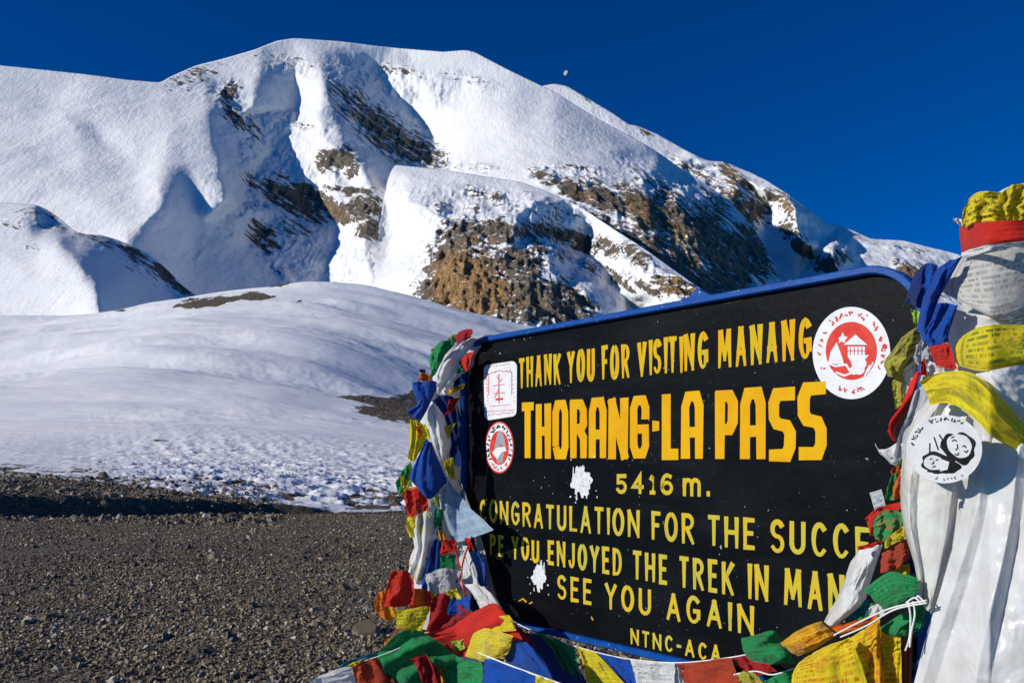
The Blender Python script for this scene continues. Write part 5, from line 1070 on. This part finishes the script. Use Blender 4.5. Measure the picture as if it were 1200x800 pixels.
F('white', 'white and red twist of cloth below the silvery knot', [[(1080, 427), (1092, 424), (1106, 432)], [(1080, 436), (1093, 438), (1110, 438)], [(1078, 446), (1092, 446), (1104, 444)]], .31, group=WR, name='scarf', cat='scarf', res=24, c2=None)
F('red', 'small red piece wrapped into the white and red twist', [[(1079, 424), (1085, 422)], [(1078, 440), (1086, 440)]], .33, group=WR, res=14)

# ---- the thick pole, dressed from top to bottom
F('yellow', 'yellow printed flag bunched upright on the pole top above the red band', [[(1128, 247), (1145, 226), (1177, 226)], [(1127, 256), (1147, 244), (1181, 242)], [(1127, 266), (1150, 263), (1189, 262)]], .14, 'ink', WR, bulge=.015, folds=(2.2, .020, .3), crump=.022, edge=2, rws=6)
F('yellow', 'ragged yellow printed flag leaning out at the picture edge on the pole top', [[(1171, 231), (1186, 217), (1206, 210), (1236, 200)], [(1176, 246), (1190, 240), (1211, 232), (1238, 230)], [(1181, 262), (1196, 261), (1216, 259), (1242, 260)]], .17, 'ink', WR, bulge=.015, folds=(3.0, .020, .5), crump=.022, rws=7, edge=2.6)
F('white', 'white knot end poking out beside the red band', [[(1116, 255), (1128, 258)], [(1119, 261), (1128, 266)]], .10, group=WR, name='scarf', cat='scarf', res=14)
F('red', 'broad red satin band tied round the top of the thick pole', [[(1124, 266, -.16), (1136, 262, -.06), (1155, 260, .0), (1205, 258, .03), (1258, 262, -.03), (1288, 264, -.17), (1284, 266, -.32)], [(1125, 282, -.16), (1138, 280, -.05), (1158, 279, .01), (1205, 276, .04), (1260, 279, -.03), (1289, 281, -.17), (1285, 283, -.32)], [(1127, 300, -.16), (1138, 293, -.06), (1160, 290, .0), (1205, 285, .03), (1258, 289, -.03), (1288, 296, -.17), (1284, 299, -.32)]], .20, group=WR, name='scarf', cat='scarf', folds=(1.3, .008, 1.45), crump=.006, res=60, edge=.5)
F('paper', 'grey white flag crowded with faded prayer lines under the red band', [[(1128, 298, -.10), (1165, 290), (1216, 282), (1270, 288, -.08), (1304, 296, -.28)], [(1104, 336, -.06), (1160, 326), (1218, 318), (1274, 322, -.08), (1310, 330, -.28)], [(1128, 355, -.03), (1165, 365), (1218, 352), (1276, 356, -.08), (1312, 360, -.28)], [(1165, 374, -.02), (1190, 380), (1222, 370), (1276, 372, -.08), (1312, 374, -.28)]], .30, 'greyink', WR, folds=(1.2, .010, 1), crump=.007, res=60, rws=17, pa=.8)
F('white', 'white cloth lying in flat folds between the red band and printed flag', [[(1127, 296, -.08), (1150, 289), (1180, 284), (1222, 278)], [(1124, 304, -.08), (1150, 298), (1180, 292), (1222, 287)]], .325, group=WR, name='scarf', cat='scarf', res=30)
F('white', 'white cloth behind the yellow scarves at the middle of the pole', [[(1112, 360, -.06), (1160, 370), (1222, 366)], [(1110, 400, -.06), (1160, 400), (1222, 400)], [(1098, 445, -.04), (1150, 445), (1222, 440)]], .27, group=WR, name='scarf', cat='scarf')
F('yellow', 'yellow scarf with green print wound round the pole below the printed white flag', [[(1128, 393, -.06), (1150, 382), (1182, 380), (1228, 382), (1286, 386, -.09), (1318, 392, -.30)], [(1119, 411, -.06), (1150, 406), (1186, 402), (1230, 405), (1288, 408, -.09), (1320, 412, -.30)], [(1122, 428, -.06), (1150, 434), (1182, 430), (1230, 425), (1288, 428, -.09), (1320, 430, -.30)]], .37, 'greenink', WR, name='scarf', cat='scarf', c2='olive', bulge=.03, folds=(.8, .010, 1.3), rws=8)
F('white', 'shiny white satin fold between the two yellow scarves', [[(1143, 438), (1172, 432), (1226, 422)], [(1163, 462), (1192, 462), (1228, 456)], [(1180, 482), (1202, 502), (1230, 512)]], .38, group=WR, name='scarf', cat='scarf', satin=True, folds=(1.4, .018, .6), bulge=.02)
F('yellow', 'yellow scarf drawn diagonally across the white satin with black scribble print', [[(1077, 447), (1106, 435), (1140, 437), (1168, 460), (1210, 508)], [(1085, 458), (1112, 450), (1137, 462), (1166, 488), (1210, 520)], [(1090, 474), (1115, 472), (1141, 489), (1166, 513), (1212, 536)]], .42, 'ink', WR, name='scarf', cat='scarf', pa=.35, bulge=.03, folds=(1.1, .016, 1.4), res=60, rws=5)
S_ = dict(group=WR, name='scarf', cat='scarf', satin=True)
F('cream', 'long white satin scarf hanging in a narrow fold beside the faces sticker', [[(1088, 462), (1108, 470), (1135, 485)], [(1064, 505), (1088, 510), (1130, 518)], [(1056, 555), (1078, 560), (1124, 572)], [(1058, 610), (1078, 620), (1116, 640)], [(1072, 665), (1085, 672), (1104, 690)], [(1078, 705), (1084, 712), (1092, 720)]], .34, bulge=.04, folds=(1.0, .006, .3), crump=.006, pleat=(1.8, .022, .3), res=90, **S_)
wide = F('white', 'widest white satin scarf falling down the front of the thick pole', [[(1130, 484, -.05), (1160, 505), (1190, 515, .03), (1225, 535, .06), (1290, 539, -.03), (1325, 543, -.26)], [(1138, 520, -.03), (1160, 530), (1190, 538, .035), (1226, 550, .07), (1290, 554, -.03), (1325, 558, -.26)], [(1130, 590, -.02), (1158, 600, .01), (1190, 606, .04), (1226, 612, .07), (1290, 616, -.03), (1325, 620, -.26)], [(1108, 670), (1140, 688, .02), (1180, 695, .05), (1226, 700, .07), (1290, 704, -.03), (1325, 708, -.26)], [(1086, 745, .01), (1122, 765, .03), (1170, 775, .055), (1226, 780, .07), (1290, 784, -.03), (1325, 788, -.26)], [(1062, 830, .01), (1110, 835, .03), (1165, 838, .05), (1226, 840, .06), (1290, 844, -.03), (1325, 848, -.26)]], .36, bulge=.0, folds=(1.2, .006, .5), crump=.007, pleat=(3.9, .022, .5), res=150, **S_)

# sticker with two drawn faces, stuck to the satin
CX, CY, DD = 1107, 526, 1.70
def on_scarf(x, y, l): return P3(x, y, 1 / (1 / DD + (.0017 * (x - CX) - .0007 * (y - CY)) / DD ** 2)) + np.array([0, -l, 0])   # a flat, tilted disc
st = empty('faces_sticker', tuple(on_scarf(CX, CY, 0))); tag(st, 'round white sticker with two ink drawn faces on the satin scarf', 'sticker')
def fl2(name, D, mat): v = np.array(D.V) - np.array(st.location); return mesh_obj(name, v, D.F, mat, st, False)
D = Decal(on_scarf); e = ell(CX, CY, 44, 40, 60); D.poly(e, 0.0); n = len(e); D.V.extend(on_scarf(x, y, -.003) for x, y in e)
D.F += [(k, (k + 1) % n, n + (k + 1) % n, n + k) for k in range(n)]; fl2('disc', D, M_stk)
D = Decal(on_scarf)
# hair masses, tilted heads
def blob(cx, cy, rx, ry, ang, lift, wob=.1, n=36):
    c, s_ = math.cos(R(ang)), math.sin(R(ang)); pts = []
    for k in range(n):
        a = 2 * math.pi * k / n; f = 1 + wob * math.sin(3 * a + cx) + wob * .6 * math.sin(7 * a + cy); x, y = rx * f * math.cos(a), ry * f * math.sin(a)
        pts.append((cx + x * c - y * s_, cy + x * s_ + y * c))
    return pts
D.poly(blob(1124, 524, 21, 17, 35, 0), .0006); D.poly(blob(1101, 543, 23, 12, 12, 0), .00065)
D.stroke([(1103, 521), (1112, 532), (1118, 545)], 6, .0007); fl2('hair', D, M_dkink)
D = Decal(on_scarf); D.poly(blob(1124, 522, 15.5, 13, 40, 0, .03), .0011); D.poly(blob(1094, 542, 12, 8.5, 8, 0, .03), .00115); D.poly([(1104, 538), (1112, 541), (1110, 550), (1101, 552)], .00117); fl2('face', D, M_stk)
D = Decal(on_scarf); L = .0016
for s_ in ([(1115, 517), (1118, 515), (1121, 517)], [(1127, 523), (1130, 522), (1132, 525)], [(1121, 520), (1122, 525), (1119, 527)], [(1118, 532), (1122, 533), (1123, 530)], [(1129, 528), (1132, 530), (1134, 527)], [(1114, 513), (1118, 511)],
           [(1089, 538), (1092, 537)], [(1091, 543), (1094, 543)], [(1096, 539), (1099, 538)], [(1092, 547), (1096, 546)], [(1094, 540), (1093, 543)],
           [(1089, 519), (1089, 532)], [(1094, 512), (1099, 527)], [(1100, 509), (1108, 522)], [(1089, 530), (1084, 536)], [(1086, 552), (1110, 554)]): D.stroke(s_, 1.5, L)
fl2('ink_lines', D, M_dkink); D = Decal(on_scarf)
scribble(D, CX, CY, 39, 35, 170, 112, 11, 4.5, L, 21); fl2('ring_text', D, M_dkink); D = Decal(on_scarf); scribble(D, CX, CY, 39, 35, 105, 60, 8, 4, L, 22); fl2('ring_text', D, M_dkink); D = Decal(on_scarf); scribble(D, CX, CY, 39, 35, 255, 300, 8, 3, L, 23)
fl2('ring_text', D, M_dkink)

# white twine tied across
tw = empty('twine', tuple(pp(1075, 702, .45))); tag(tw, 'white twine knotted beside the satin scarf and stretched to the rolled yellow flag', 'twine')
for pts in ([(977, 744), (1010, 727), (1045, 712), (1086, 703)], [(985, 746), (1015, 733), (1048, 714), (1086, 706)], [(1064, 704), (1067, 722), (1066, 745), (1061, 762)], [(1070, 704), (1072, 720), (1068, 740), (1066, 758)], [(1074, 702), (1076, 698), (1084, 706)], [(1062, 706), (1072, 700), (1080, 708)]):
    tube('strand', [pp(x, y, .43) for x, y in pts], .002, M_cord, parent=tw, seg=6, n=24)

# the half moon over the ridge
mx_, my_, md = 663.5, 86, 20000.0
pts = []
for k in range(25):
    a = math.pi * k / 24; pts.append((-math.sin(a), math.cos(a)))
for k in range(1, 24):
    a = math.pi * k / 24; pts.append((.35 * math.sin(a), -math.cos(a)))
ang = R(-28); mr = 58.0; n = len(pts); mc = P3(mx_, my_, md)
V = [mc + np.array([(x * math.cos(ang) - z * math.sin(ang)) * mr, d, (x * math.sin(ang) + z * math.cos(ang)) * mr]) for d in (-14 * 1.0, 14) for x, z in pts]
N = NT('moon_rock'); N.set(Base_Color=(.62, .64, .66), Roughness=1.0)
N.set(Base_Color=N.mix(N.ramp(N.noise(N.geo(), .02, 3), .4, .6), (.75, .77, .8), (.9, .9, .9)))
mo = mesh_obj('moon', np.array(V) - mc, [tuple(range(n))[::-1], tuple(range(n, 2 * n))] + [(k, (k + 1) % n, n + (k + 1) % n, n + k) for k in range(n)], N.m, None, False); mo.location = mc
tag(mo, 'small pale half moon in the blue sky above the ridge', 'moon')
